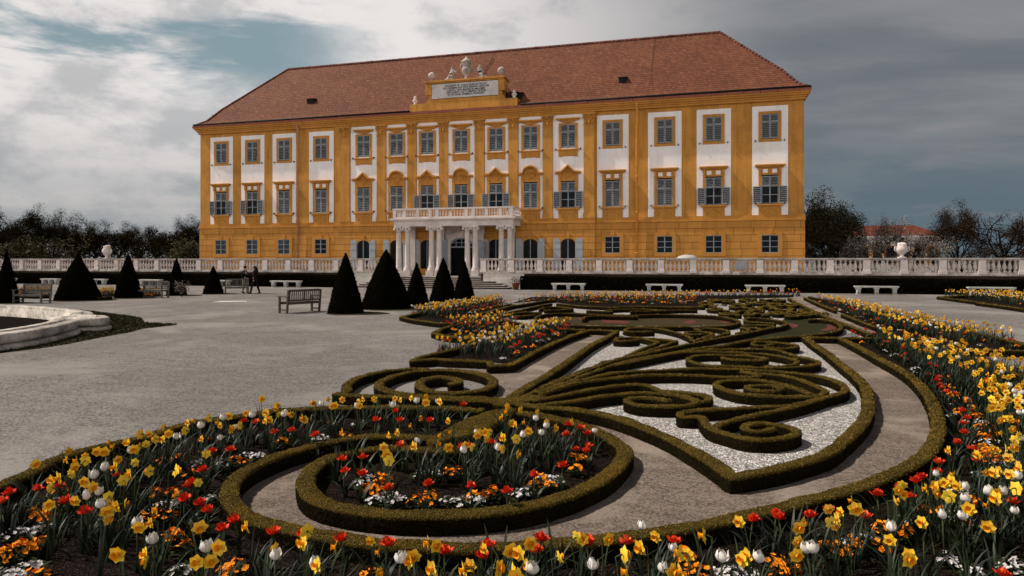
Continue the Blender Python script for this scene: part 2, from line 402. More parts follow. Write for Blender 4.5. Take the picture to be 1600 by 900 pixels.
def mesh_np(name, verts, loops, starts, totals, mat_idx, mats, smooth=None):
    me = bpy.data.meshes.new(name)
    me.vertices.add(len(verts)); me.vertices.foreach_set('co', np.asarray(verts, np.float32).ravel())
    me.loops.add(len(loops)); me.loops.foreach_set('vertex_index', np.asarray(loops, np.int32))
    me.polygons.add(len(starts)); me.polygons.foreach_set('loop_start', np.asarray(starts, np.int32)); me.polygons.foreach_set('loop_total', np.asarray(totals, np.int32))
    for m in mats: me.materials.append(MATS[m])
    me.polygons.foreach_set('material_index', np.asarray(mat_idx, np.int32))
    if smooth is not None: me.polygons.foreach_set('use_smooth', smooth)
    me.update(calc_edges=True); me.validate()
    return me
def quads_mesh(name, verts, quads, mat_idx, mats, smooth=None):
    q = np.asarray(quads, np.int32); n = len(q)
    return mesh_np(name, verts, q.ravel(), np.arange(n) * 4, np.full(n, 4), mat_idx, mats, smooth)
def link(name, me, parent=None):
    o = bpy.data.objects.new(name, me); COL.objects.link(o)
    if parent: o.parent = parent
    return o
def tag(o, label=None, cat=None, group=None, kind=None):
    for k, v in (('label', label), ('category', cat), ('group', group), ('kind', kind)):
        if v: o[k] = v
    return o
def thing(name, label, cat, loc=(0, 0, 0), rz=0.0, group=None):
    o = bpy.data.objects.new(name, None); COL.objects.link(o); o.empty_display_size = 0.2
    o.location = loc; o.rotation_euler = (0, 0, rz); ORG[o.name] = np.array(loc, float)
    return tag(o, label, cat, group)
def dup(o, loc=None, rz=None, label=None, scale=None):
    r = o.copy(); COL.objects.link(r)
    if loc is not None: r.location = loc; ORG[r.name] = np.array(loc, float)
    if rz is not None: r.rotation_euler = (0, 0, rz)
    if scale is not None: r.scale = scale if hasattr(scale, '__len__') else (scale,) * 3
    if label: r['label'] = label
    for ch in list(o.children):
        c = ch.copy(); COL.objects.link(c); c.parent = r
        for g in list(ch.children):
            d = g.copy(); COL.objects.link(d); d.parent = c
    return r
def poly_sheet(name, pts, z, mat, kind='structure', label=None, cat=None, group=None):
    """a level sheet over any polygon of ground points"""
    p = [Vector((q[0], q[1], z)) for q in pts]
    tri = tessellate_polygon([p]); f = []
    for a, b, c in tri:
        n = (p[b] - p[a]).cross(p[c] - p[a]).z
        if abs(n) > 1e-9: f.append((a, b, c) if n > 0 else (a, c, b))
    m = MB(); m.add([tuple(q) for q in p], f)
    return tag(m.build(name, mat), label, cat, group, kind)
def spline(pts, step):
    """Catmull-Rom through world points; None marks a sharp corner at the point before it"""
    runs = [[]]
    for p in pts:
        if p is None: runs.append([runs[-1][-1]])
        else: runs[-1].append(np.array(p, float))
    out = []
    for r in runs:
        if len(r) < 2: continue
        e = [2 * r[0] - r[1]] + r + [2 * r[-1] - r[-2]]
        for i in range(1, len(e) - 2):
            p0, p1, p2, p3 = e[i - 1], e[i], e[i + 1], e[i + 2]
            k = max(2, int(np.linalg.norm(p2 - p1) / step))
            for j in range(k):
                t = j / k
                out.append(0.5 * ((2 * p1) + (p2 - p0) * t + (2 * p0 - 5 * p1 + 4 * p2 - p3) * t * t + (3 * p1 - p0 - 3 * p2 + p3) * t ** 3))
        out.append(r[-1])
    res = [out[0]]
    for p in out[1:]:
        if np.linalg.norm(p - res[-1]) > step * 0.25: res.append(p)
    return np.array(res)
# ------------------------------------------------------------------ ground, terrace
WB = 48.0      # line of the terrace balustrade
WF = 54.4      # plane of the facade
WC = WF - 0.16 # plane of its projecting middle
TZ = 0.8       # terrace floor
def build_ground():
    m = MB(); m.add([(-2500, -900, 0), (2500, -900, 0), (2500, 3500, 0), (-2500, 3500, 0)], [(0, 1, 2, 3)])
    tag(m.build('ground', 'grey_gravel'), 'grey gravel ground of the garden', None, None, 'structure')
    # the terrace: a raised floor behind the balustrade, cut back for the stairs
    x0, x1 = STX - 4.1, STX + 4.1
    m = MB()
    m.box(-190, x0, WB + 0.2, 300, 0.004, TZ); m.box(x1, 190, WB + 0.2, 300, 0.004, TZ); m.box(x0, x1, WB + 1.0, 300, 0.004, TZ - 0.001)
    tag(m.build('terrace', 'grey_gravel'), 'raised gravel terrace in front of the palace', None, None, 'structure')
STX = -19.5

# ------------------------------------------------------------------ palace
def shutter_mesh(m, x0, x1, z0, z1, y, n):
    """louvred leaf in the plane y (outside face), facing -y"""
    st = 0.055; d = 0.045
    m.box(x0, x0 + st, y, y + d, z0, z1); m.box(x1 - st, x1, y, y + d, z0, z1)
    m.box(x0 + st, x1 - st, y + .001, y + d, z0, z0 + st); m.box(x0 + st, x1 - st, y + .001, y + d, z1 - st, z1)
    h = (z1 - z0 - 2 * st) / n
    for i in range(n):
        za = z0 + st + i * h
        m.add([(x0 + st, y + .002, za + .02 * h), (x1 - st, y + .002, za + .02 * h), (x1 - st, y + .030, za + .60 * h), (x0 + st, y + .030, za + .60 * h)], [(0, 1, 2, 3), (3, 2, 1, 0)])
    m.add([(x0 + st, y + .043, z0 + st), (x1 - st, y + .043, z0 + st), (x1 - st, y + .043, z1 - st), (x0 + st, y + .043, z1 - st)], [(0, 1, 2, 3)], 1)
    return m
def sash(m, x0, x1, z0, z1, y, nx, nz, t=0.05):
    m.box(x0, x0 + t, y, y + .05, z0, z1); m.box(x1 - t, x1, y, y + .05, z0, z1)
    m.box(x0 + t, x1 - t, y, y + .05, z0, z0 + t); m.box(x0 + t, x1 - t, y, y + .05, z1 - t, z1)
    for i in range(1, nx):
        x = x0 + (x1 - x0) * i / nx; w = t * (0.9 if nx == 2 else .5); m.box(x - w, x + w, y - .004, y + .05, z0 + t, z1 - t)
    for k in range(1, nz):
        z = z0 + (z1 - z0) * k / nz; m.box(x0 + t, x1 - t, y + .004, y + .046, z - .022, z + .022)
def frame(m, x0, x1, z0, z1, w, y0, y1):
    """a picture frame whose opening is x0..x1, z0..z1"""
    m.box(x0 - w, x0, y0, y1, z0 - w, z1 + w); m.box(x1, x1 + w, y0, y1, z0 - w, z1 + w)
    m.box(x0, x1, y0, y1, z1, z1 + w); m.box(x0, x1, y0, y1, z0 - w, z0)
def build_palace():
    XL, XR = fx(313, WF), fx(1256.5, WF)
    cl, cr = fx(525, WF), fx(929, WF)          # the projecting middle
    P = thing('palace', 'long ochre and white baroque palace with a red tiled hip roof', 'palace', (STX, WF, TZ))
    # walls
    m = MB(); m.box(XL, XR, WF, WF + 11, 5.05, 14.3); m.box(cl, cr, WC, WF - .001, 5.05, 14.295); m.build('wall', 'ochre_plaster', P)
    m = MB(); m.box(XL - .06, XR + .06, WF - .06, WF + 11.06, TZ, 5.049); m.box(cl - .06, cr + .06, WC - .06, WF - .061, TZ, 5.048); m.build('ground_storey', 'ochre_rustication', P)
    m = MB()
    for a, b, y in ((XL - .09, cl - .095, WF), (cr + .095, XR + .09, WF), (cl - .09, cr + .09, WC)):
        m.box(a, b, y - .16, y + .02, 5.05, 5.20); m.box(a + .01, b - .01, y - .11, y + .02, 5.20, 5.30); m.box(a + .02, b - .02, y - .075, y + .02, 5.30, 5.46)
    m.build('string_course', 'ochre_trim', P)
    # eaves cornice
    m = MB()
    for z0, z1, o in ((13.95, 14.12, .10), (14.12, 14.26, .18), (14.26, 14.40, .30), (14.40, 14.52, .40)):
        m.box(XL - o, XR + o, WF - o - .1, WF + 11 + o, z0, z1)
    m.build('cornice', 'ochre_trim', P)
    m = MB()
    n = 46; o = .46
    for i in range(n):
        a = XL - o + (XR - XL + 2 * o) * i / n; b = XL - o + (XR - XL + 2 * o) * (i + 1) / n - .03
        m.box(a, b, WF - o - .1, WF - .1, 14.525, 14.70 + .008 * (i % 2))
    m.build('eaves_sheet', 'red_sheet', P)
    m = MB()
    m.tube([(XL - .36, WF - .50, 14.80), (-24.15, WF - .50, 14.80)], .085, 8); m.tube([(-14.35, WF - .50, 14.80), (XR + .34, WF - .50, 14.80)], .085, 8)
    m.build('gutter', 'dark_metal', P)
    # roof
    ZR = 21.2; yr = WF + 5.5; a0, a1 = XL + 5.83, XR - 5.82
    m = MB()
    e = .40; zb = 14.76; k = 1.35; zk = 15.95
    def ring(o, z): return [(XL - o, WF - o, z), (XR + o, WF - o, z), (XR + o, WF + 11 + o, z), (XL - o, WF + 11 + o, z)]
    R0, R1, R2 = ring(e, zb), ring(-.38, 15.28), ring(-k, 16.55)
    V = R0 + R1 + R2 + [(a0, yr, ZR), (a1, yr, ZR)]
    f = []
    for i in range(4):
        j = (i + 1) % 4; f += [(i, j, 4 + j, 4 + i), (4 + i, 4 + j, 8 + j, 8 + i)]
    f += [(8, 9, 13, 12), (10, 11, 12, 13), (9, 10, 13), (11, 8, 12)]
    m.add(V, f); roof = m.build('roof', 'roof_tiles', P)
    m = MB()
    def caps(p, q, r, step):
        p, q = np.array(p), np.array(q); n = int(np.linalg.norm(q - p) / step)
        for i in range(n):
            a = p + (q - p) * i / n; b = p + (q - p) * (i + 1.1) / n
            m.tube([a, b], [r * (1.25 if RNG.random() > .12 else 1.5), r], 6)
    caps((a0, yr, ZR), (a1, yr, ZR), .12, .38)
    for c, d, g in ((R0[0], R1[0], R2[0]), (R0[1], R1[1], R2[1])):
        top = (a0, yr, ZR) if c[0] < -20 else (a1, yr, ZR)
        caps(c, d, .10, .36); caps(d, g, .10, .36); caps(g, top, .10, .36)
    m.build('ridge_cap', 'ridge_tile', roof)
    def vent(x, z, s, rnd):
        y = WF + 1.35 + (z - 16.55) * (5.5 - 1.35) / (ZR - 16.55)
        m = MB()
        m.box(x - .5 * s, x + .5 * s, y - .15, y + 1.0, z - .3, z + .28)
        m.add([(x - .62 * s, y - .28, z + .28), (x + .62 * s, y - .28, z + .28), (x + .62 * s, y + 1.0, z + .5), (x - .62 * s, y + 1.0, z + .5)], [(0, 1, 2, 3), (3, 2, 1, 0)])
        m.build('roof_vent', 'dark_metal', roof)
    vent(fx(487, WF + 1.6), 16.70, .72, 0); vent(fx(973.5, WF + 1.6), 16.60, .62, 0); vent(fx(814, WF + 1.2), 15.75, .5, 1)
    m = MB(); xx = fx(757, WF + 4)
    m.tube([(xx, WF + 2.2, 17.6), (xx + .6, WF + 4.6, 20.4)], .03, 5); m.build('lightning_cable', 'dark_metal', roof); m = MB(); xb = fx(1018, WF + 3)
    m.tube([(xb, WF - .1, 15.35), (xb + .05, WF + 1.3, 16.62), (xb + .1, WF + 5.4, 21.2)], .013, 5); m.build('lightning_cable', 'dark_metal', roof)
    # downpipes
    for px, mt in ((467.5, 'downpipe_copper'), (995.5, 'downpipe_ochre')):
        m = MB(); x = fx(px, WF); y = WF - .26
        m.tube([(x, WF - .4, 14.5), (x, WF - .36, 14.3), (x, y, 13.85), (x, y, TZ)], .085, 8)
        for z in (2.6, 5.8, 8.6, 11.4): m.tube([(x, y, z), (x, y, z + .08)], .105, 8)
        m.build('downpipe', mt, P)
    # white plaster fields
    px = [(329, 364), (377, 413), (426, 462.5), (483, 521.5), (548, 589.5), (604, 637), (651.5, 686), (700.7, 741.6), (757.8, 794.5), (810.4, 848), (864, 913), (933, 982.3), (1012.7, 1065), (1088.7, 1142.2), (1175.3, 1231.5)]
    mid = [346.3, 395, 444.5, 502, 568.6, 620.5, 668.2, 721, 775.6, 829.3, 888, 957.3, 1038.7, 1115.2, 1203]
    opened = {0, 1, 6, 7, 8, 10, 13, 14}
    triangular = {4, 6, 8, 10}
    for i in range(15):
        centre = 4 <= i <= 10
        yw = WC if centre else WF
        xa, xb = fx(px[i][0], yw), fx(px[i][1], yw); cx = fx(mid[i], yw)
        m = MB(); zt = 13.80 if centre else 13.62
        m.box(xa, xb, yw - .022, yw + .01, 5.46 if not centre else 5.45, zt); m.build('plaster_field', 'white_plaster', P)
        # ---- upper window
        w = .60; z0, z1 = 11.19, 13.0
        W = MB()
        if centre:
            W.box(cx - w - .17, cx - w, yw - .11, yw, 11.02, 13.12); W.box(cx + w, cx + w + .17, yw - .11, yw, 11.02, 13.12)
            W.box(cx - w, cx + w, yw - .105, yw, z1, 13.12)
            # hood: a level moulding with a hanging swag beneath it
            W.box(cx - w - .36, cx + w + .36, yw - .30, yw, 13.42, 13.52); W.box(cx - w - .28, cx + w + .28, yw - .2, yw, 13.34, 13.42)
            n = 12; pts = [(cx - w - .17 + (2 * w + .34) * q / n, 13.13 + .2 * (2 * abs(q / n - .5)) ** 1.6) for q in range(n + 1)]
            W.prism(pts + [(cx + w + .17, 13.34), (cx - w - .17, 13.34)], yw - .13, yw - .002)
            W.tube([(a, yw - .14, b + .03) for a, b in pts], .035, 5)
            W.box(cx - w - .40, cx + w + .40, yw - .20, yw, 10.94, 11.02)
            W.prism([(cx - w - .18, 10.42), (cx - w + .12, 10.42), (cx - w + .14, 10.47), (cx + w - .14, 10.47), (cx + w - .12, 10.42), (cx + w + .18, 10.42), (cx + w + .18, 10.94), (cx - w - .18, 10.94)], yw - .09, yw - .001)
        else:
            frame(W, cx - w, cx + w, z0 - .04, z1 + .02, .2, yw - .075, yw)
        wo = W.build('window', 'ochre_trim', P)
        m = MB(); m.box(cx - w, cx + w, yw - .03, yw - .024, z0 - .04, z1 + .12); m.build('pane', 'black_interior', wo)
        zt2 = z0 + (z1 - z0) * .68
        for sx in (-1, 1):
            m = MB(); xs = sorted((cx + sx * .012, cx + sx * (w - .01)))
            shutter_mesh(m, xs[0], xs[1], z0, zt2 - .01, yw - .085, 8); shutter_mesh(m, xs[0], xs[1], zt2 + .01, z1, yw - .085, 4)
            m.build('shutter', ['shutter_paint', 'slat_gap'], wo)
        for sx in (-1, 1):
            m = MB(); xx = cx + sx * (w + .42); m.box(xx - .03, xx + .03, yw - .24 if centre else yw - .16, yw - .022, 10.96, 11.08); m.build('shutter_stay', 'dark_metal', wo)
        # ---- main-floor window
        z0, z1 = 6.36, 8.36; W = MB()
        W.box(cx - w - .2, cx - w, yw - .09, yw, 6.2, 8.46); W.box(cx + w, cx + w + .2, yw - .09, yw, 6.2, 8.46)
        W.box(cx - w - .36, cx + w + .36, yw - .24, yw, 6.18, 6.28); W.box(cx - w - .28, cx + w + .28, yw - .16, yw, 6.10, 6.18)
        W.box(cx - w - .2, cx + w + .2, yw - .075, yw, 5.46, 6.10)
        n = 14                                        # swag on the apron
        W.tube([(cx - .52 + 1.04 * q / n, yw - .08, 5.56 + .38 * math.sin(PI * q / n) ** .7) for q in range(n + 1)], .028, 5)
        for sx in (-1, 1): W.box(cx + sx * (w + .12) - .07, cx + sx * (w + .12) + .07, yw - .13, yw, 5.85, 6.10)
        if centre:
            W.box(cx - w - .2, cx + w + .2, yw - .10, yw, 8.46, 9.10)
            W.box(cx - w - .2, cx - w + .02, yw - .14, yw - .101, 7.9, 9.06); W.box(cx + w - .02, cx + w + .2, yw - .14, yw - .101, 7.9, 9.06)
            xo = w + .44; th = .13
            if i in triangular:
                ln = [(cx - xo, 9.08), (cx - w + .06, 9.14), (cx, 9.62), (cx + w - .06, 9.14), (cx + xo, 9.08)]
            else:
                ln = [(cx - xo, 9.08), (cx - w - .02, 9.12)] + [(cx + (w + .02) * -math.cos(PI * q / 12), 9.14 + .54 * math.sin(PI * q / 12)) for q in range(1, 12)] + [(cx + w + .02, 9.12), (cx + xo, 9.08)]
            for q in range(len(ln) - 1):
                (xa_, za_), (xb_, zb_) = ln[q], ln[q + 1]
                W.prism([(xa_, za_), (xb_, zb_), (xb_, zb_ + th), (xa_, za_ + th)], yw - .36, yw - .003)
                W.prism([(xa_ + .02, za_ - .07), (xb_ - .02, zb_ - .07), (xb_ - .02, zb_), (xa_ + .02, za_)], yw - .22, yw - .004)
            top = [(a, b) for a, b in ln if abs(a - cx) < w + .05]
            W.prism([(top[0][0], 8.98)] + [(top[-1][0], 8.98)] + top[::-1], yw - .06, yw - .005)
            for q in range(13):                          # trophy of arms carved in the gable
                a = RNG.uniform(0, 2 * PI); r = RNG.uniform(0, .34); bx, bz = cx + r * math.cos(a) * 1.15, 8.95 + r * math.sin(a) * .75
                W.ball((bx, yw - .12, bz), RNG.uniform(.06, .12), 7, 5, 0, 1, .8, 1)
            for q in range(6):
                a = PI * (q + .5) / 6; W.tube([(cx, yw - .12, 8.86), (cx + .5 * math.cos(a), yw - .13, 8.86 + .42 * math.sin(a))], [.05, .025], 5)
        else:
            W.box(cx - w - .2, cx + w + .2, yw - .09, yw, 8.46, 8.98)
            W.box(cx - w - .46, cx + w + .46, yw - .40, yw, 9.12, 9.22); W.box(cx - w - .38, cx + w + .38, yw - .28, yw, 9.03, 9.12); W.box(cx - w - .3, cx + w + .3, yw - .17, yw, 8.98, 9.03)
            for sx in (-1, 1): W.box(cx + sx * (w + .11) - .09, cx + sx * (w + .11) + .09, yw - .2, yw - .091, 8.55, 8.98)
        wo = W.build('window', 'ochre_trim', P)
        if not centre:
            for sx in (-1, 1):
                m = MB(); m.box(cx + sx * .33 - .17, cx + sx * .33 + .17, yw - .098, yw - .091, 8.60, 8.90); m.build('plaster_inset', 'white_plaster', wo)
        zs = 7.62
        m = MB(); m.box(cx - w, cx + w, yw - .03, yw - .024, z0 - .08, z1 + .1); m.build('pane', 'window_glass' if i in opened else 'black_interior', wo)
        if i in opened:
            m = MB(); sash(m, cx - w + .02, cx + w - .02, z0 - .04, zs, yw - .08, 2, 2, .045); m.build('sash', 'sash_paint', wo)
        for sx in (-1, 1):
            m = MB(); xs = sorted((cx + sx * .012, cx + sx * (w - .01)))
            shutter_mesh(m, xs[0], xs[1], zs + .01, z1, yw - .125, 5)
            m.build('shutter', ['shutter_paint', 'slat_gap'], wo)
            m = MB()
            if i in opened:
                xs = sorted((cx + sx * (w + .01), cx + sx * (2 * w + .0)))
                shutter_mesh(m, xs[0], xs[1], z0 - .03, zs - .02, yw - .22, 8)
            else: shutter_mesh(m, xs[0], xs[1], z0 - .06, zs - .01, yw - .085, 8)
            m.build('shutter', ['shutter_paint', 'slat_gap'], wo)
        for sx in (-1, 1):
            m = MB(); xx = cx + sx * (w + .42); m.box(xx - .03, xx + .03, yw - .24, yw - .022, 6.28, 6.40); m.build('shutter_stay', 'dark_metal', wo)
        # ---- ground-floor opening
        if not centre:
            yg = WF - .06; z0, z1 = 2.64, 3.95; W = MB()
            frame(W, cx - .6, cx + .6, z0, z1, .27, yg - .07, yg)
            W.prism([(cx - .13, z1 + .02), (cx + .13, z1 + .02), (cx + .19, z1 + .36), (cx - .19, z1 + .36)], yg - .12, yg - .001)
            wo = W.build('window', 'ochre_trim', P)
            m = MB(); m.box(cx - .6, cx + .6, yg - .012, yg - .004, z0, z1); m.build('pane', 'window_glass' if i > 2 else 'sky_reflection_glass', wo)
            m = MB(); sash(m, cx - .6, cx + .6, z0, z1, yg - .062, 2, 3, .042); m.build('sash', 'sash_paint', wo)
        elif i != 7:
            yg = WC - .06; hw = .58; zs_, za_ = 3.45, 3.80; W = MB()
            def arch(r, zt): return [(cx + (hw + r) * math.cos(PI - PI * q / 12), zs_ + (zt - zs_ + r) * math.sin(PI * q / 12)) for q in range(13)]
            ia, oa = arch(0, za_), arch(.2, za_)
            for q in range(12): W.prism([ia[q], ia[q + 1], oa[q + 1], oa[q]], yg - .07, yg)
            W.box(cx - hw - .2, cx - hw, yg - .07, yg, TZ, zs_); W.box(cx + hw, cx + hw + .2, yg - .07, yg, TZ, zs_)
            W.prism([(cx - .1, za_ + .08), (cx + .1, za_ + .08), (cx + .15, za_ + .42), (cx - .15, za_ + .42)], yg - .12, yg - .001)
            wo = W.build('arched_window', 'ochre_trim', P)
            m = MB(); m.prism([(cx - hw, TZ + .55), (cx + hw, TZ + .55)] + ia[::-1], yg - .02, yg - .004); m.build('pane', 'window_glass', wo)
            m = MB()
            m.box(cx - .03, cx + .03, yg - .055, yg - .025, TZ + .55, za_ - .02)
            for z in (1.95, 2.5, 3.05, 3.45): m.box(cx - hw, cx + hw, yg - .05, yg - .028, z - .012, z + .012)
            for x in (-.36, -.18, .18, .36): m.box(cx + x - .01, cx + x + .01, yg - .062, yg - .046, TZ + .55, 3.62)
            m.build('window_bars', 'dark_metal', wo)
            m = MB(); m.box(cx - .035, cx + .035, yg - .075, yg - .0561, TZ + .55, za_ - .03); m.build('sash', 'sash_paint', wo)
            m = MB(); m.box(cx - hw, cx + hw, yg - .075, yg - .001, TZ, TZ + .55); m.build('sill_wall', 'ochre_trim', wo)
            for sx in (-1, 1):
                m = MB(); xa_, xb_ = cx + sx * (hw + .04), cx + sx * (hw + .62)
                hi = [(xa_, 3.72), (xa_ + sx * .2, 3.84), (xb_ - sx * .12, 3.84), (xb_, 3.78)]
                poly = [(xa_, 1.35), (xb_, 1.35)] + hi[::-1]
                if sx < 0: poly = poly[::-1]
                m.prism(poly, yg - .155, yg - .115)
                for z in (1.6, 2.3, 3.0, 3.55): m.box(min(xa_, xb_) + .03, max(xa_, xb_) - .03, yg - .172, yg - .156, z, z + .07)
                m.build('plank_shutter', 'shutter_plank', wo)
    # ---- entrance door
    cx = STX; yg = WC - .06; W = MB(); hw = .98
    def arch(r): return [(cx + (hw + r) * math.cos(PI - PI * q / 14), 3.42 + (.55 + r) * math.sin(PI * q / 14)) for q in range(15)]
    ia, oa = arch(0), arch(.5)
    for q in range(14): W.prism([ia[q], ia[q + 1], oa[q + 1], oa[q]], yg - .16, yg)
    W.box(cx - hw - .5, cx - hw, yg - .16, yg, TZ, 3.42); W.box(cx + hw, cx + hw + .5, yg - .16, yg, TZ, 3.42)
    W.prism([(cx - 1.48, 3.9), (cx + 1.48, 3.9), (cx + 1.48, 4.86), (cx - 1.48, 4.86)], yg - .05, yg - .002)
    for q in range(16):
        W.ball((cx + RNG.uniform(-1.0, 1.0), yg - .15, 4.45 + RNG.uniform(-.2, .24)), RNG.uniform(.06, .13), 7, 5)
    W.prism([(cx - .16, 3.98), (cx + .16, 3.98), (cx + .24, 4.5), (cx - .24, 4.5)], yg - .24, yg - .001)
    door = W.build('entrance_door', 'white_stone', P)
    m = MB(); m.prism([(cx - hw, TZ), (cx + hw, TZ)] + ia[::-1], yg - .02, yg - .004); m.build('door_opening', 'black_interior', door)
    m = MB()
    fa = [(cx + (hw - .02) * math.cos(PI - PI * q / 14), 3.42 + .53 * math.sin(PI * q / 14)) for q in range(15)]
    fb = [(x * .88 + cx * .12, 3.42 + (z - 3.42) * .82) for x, z in fa]
    for q in range(14): m.prism([fb[q], fb[q + 1], fa[q + 1], fa[q]], yg - .08, yg - .03)
    m.box(cx - hw, cx + hw, yg - .09, yg - .03, 3.12, 3.24)
    for x in (-.5, 0, .5): m.box(cx + x - .03, cx + x + .03, yg - .075, yg - .03, 3.24, 3.9 - abs(x) * .2)
    m.box(cx - hw, cx + hw, yg - .07, yg - .03, 3.52, 3.57); m.build('fanlight', 'sash_paint', door)
    for sx in (-1, 1):
        m = MB(); a = math.radians(68 if sx < 0 else 40); L = 1.05
        p0 = np.array((cx + sx * 1.22, yg - .18)); d = np.array((sx * math.cos(a) * .55 + sx * .35, -math.sin(a) * .55)); d = d / np.linalg.norm(d) * L; q_ = p0 + d
        nrm = np.array((-d[1], d[0])) / L * .035
        for j in range(6):
            ta, tb = j / 6, (j + 1) / 6; zt = 3.42 + .42 * math.sin(PI / 2 * (1 - (ta + tb) / 2)) ** .8
            A, B = p0 + d * ta, p0 + d * tb
            m.add([(*(A - nrm), TZ + .04), (*(B - nrm), TZ + .04), (*(B + nrm), TZ + .04), (*(A + nrm), TZ + .04), (*(A - nrm), zt), (*(B - nrm), zt), (*(B + nrm), zt), (*(A + nrm), zt)],
                  [(3, 2, 1, 0), (4, 5, 6, 7), (0, 1, 5, 4), (1, 2, 6, 5), (2, 3, 7, 6), (3, 0, 4, 7)])
        m.build('door_leaf', 'shutter_plank', door)
    # ---- giant pilasters of the middle
    for a, b in ((532, 547), (589.5, 603.8), (637.2, 651), (686.6, 700.6), (742.2, 757), (794.8, 810), (848.6, 863.8), (912.4, 930)):
        xa, xb = fx(a, WC), fx(b, WC)
        if b == 930: xb = xa + .86
        m = MB(); m.box(xa, xb, WC - .12, WC - .003, 5.9, 12.85); m.box(xa - .05, xb + .05, WC - .16, WC - .003, 5.46, 5.75); m.box(xa - .03, xb + .03, WC - .14, WC - .003, 5.75, 5.9)
        pl = m.build('pilaster', 'ochre_plaster', P)
        m = MB(); mid_ = (xa + xb) / 2; hw = (xb - xa) / 2
        m.box(xa - .03, xb + .03, WC - .16, WC - .002, 12.85, 12.93); m.box(xa, xb, WC - .13, WC - .002, 12.93, 13.7); m.box(xa - .1, xb + .1, WC - .26, WC - .002, 13.7, 13.86)
        for sx in (-1, 1):
            c0 = mid_ + sx * (hw - .06)
            m.tube([(c0 + .13 * math.cos(q * .7), WC - .2, 13.52 + .13 * math.sin(q * .7)) for q in range(10)], .045, 5)
            m.ball((c0, WC - .2, 13.52), .07, 6, 5)
            m.ball((mid_ + sx * hw * .6, WC - .15, 13.1), .14, 7, 5, 0, .7, .6, 1.2); m.ball((mid_ + sx * hw * .28, WC - .16, 13.34), .12, 7, 5, 0, .7, .6, 1.2)
        m.ball((mid_, WC - .17, 13.12), .15, 7, 5, 0, .8, .6, 1.3); m.ball((mid_, WC - .2, 13.62), .10, 7, 5)
        m.tube([(mid_ - hw * .7 + 1.4 * hw * q / 8, WC - .17, 13.45 - .16 * math.sin(PI * q / 8)) for q in range(9)], .04, 5)
        m.build('capital', 'ochre_trim', pl)
    # ---- attic with the inscription
    ya = WF - .36
    A0, A1 = fx(640, ya), fx(808, ya); T0, T1 = fx(667.5, ya), fx(786, ya); c = (T0 + T1) / 2
    m = MB(); m.box(A0, A1, ya, ya + 1.3, 14.61, 15.42)
    m.box(T0 + .12, T1 - .12, ya + .14, ya + 1.2, 15.42, 17.02)
    m.prism([(T0 - .22, 15.42), (T1 + .22, 15.42), (T1 - .02, 15.72), (T0 + .02, 15.72)], ya + .05, ya + 1.25)
    m.box(T0 + .1, T0 + .52, ya + .04, ya + .139, 15.72, 17.02); m.box(T1 - .52, T1 - .1, ya + .04, ya + .139, 15.72, 17.02)
    m.box(T0 - .06, T1 + .06, ya - .1, ya + 1.3, 17.02, 17.12); m.box(T0 - .18, T1 + .18, ya - .22, ya + 1.4, 17.12, 17.26)
    m.box(T0 - .14, T0 + .4, ya - .05, ya + .6, 16.1, 17.0199); m.box(T1 - .4, T1 + .14, ya - .05, ya + .6, 16.1, 17.0199)
    at = m.build('attic', 'ochre_plaster', P)
    m = MB(); m.box(T0 + .42, T1 - .42, ya - .0, ya + .035, 15.76, 16.98); m.box(T0 + .42, T0 + .72, ya - .03, ya - .0005, 16.72, 16.96); m.box(T1 - .72, T1 - .42, ya - .03, ya - .0005, 16.72, 16.96)
    m.box(c - 2.4, c + 2.0, ya - .02, ya - .0005, 15.76, 15.81)
    tag(m.build('inscription_tablet', 'weathered_tablet', at), 'white marble tablet with five lines of dark lettering')
    lines = ['EVGENIVS FR. SABAVDIAE EXTRVXIT', 'QVI GERMANIAE DVX REGNIS HEROVM', 'CAROLI VERI MAGNI IN MAXIMIS', 'AVE IOSEPH TECTI IMPERII VICINIS', 'ET PATRIAE EXEMPLA INSIGNIA']
    tc = bpy.data.curves.new('lettering', 'FONT'); tc.body = '\n'.join(lines); tc.align_x = 'CENTER'; tc.size = .222; tc.space_line = .86; tc.extrude = .004; tc.space_character = 1.04; tc.offset = .004
    to = bpy.data.objects.new('lettering', tc); COL.objects.link(to)
    dg = bpy.context.evaluated_depsgraph_get(); me = bpy.data.meshes.new_from_object(to.evaluated_get(dg)); bpy.data.objects.remove(to)
    me.name = 'lettering'; me.materials.clear(); me.materials.append(MATS['letter_paint'])
    lo = link('lettering', me, at); lo.rotation_euler = (PI / 2, 0, 0); lo.location = Vector((c + .12, ya - .008, 16.70)) - Vector(ORG[P.name])
    for x in (T0 + .25, T1 - .25):
        m = MB(); m.lathe([(.2, 0), (.22, .08), (.12, .12), (.09, .2), (.14, .26)], (x, ya + .4, 17.26), 12); m.ball((x, ya + .4, 17.82), .33, 16, 10); m.build('ball_finial', 'weathered_stone', at)
    for x in (A0 + .35, A1 - .35):
        m = MB(); m.lathe([(.2, 0), (.22, .06), (.1, .12), (.2, .3), (.24, .4), (.12, .52), (.08, .56)], (x, ya + .4, 15.42), 12); m.ball((x, ya + .4, 16.05), .15, 12, 8); m.build('small_finial', 'white_stone', at)
    m = MB()
    for q in range(5):
        m.tube([(T1 + .05, ya + .5, 16.75 - q * .28), (A1 - .3, ya + .6, 15.5)], .025, 4)
    m.tube([(T1 + .1, ya + .5, 16.7), (T1 + .16, ya + .55, 15.45)], .03, 4); m.build('iron_brace', 'dark_metal', at)
    # ---- portico
    yp = 52.1; hw = 5.12
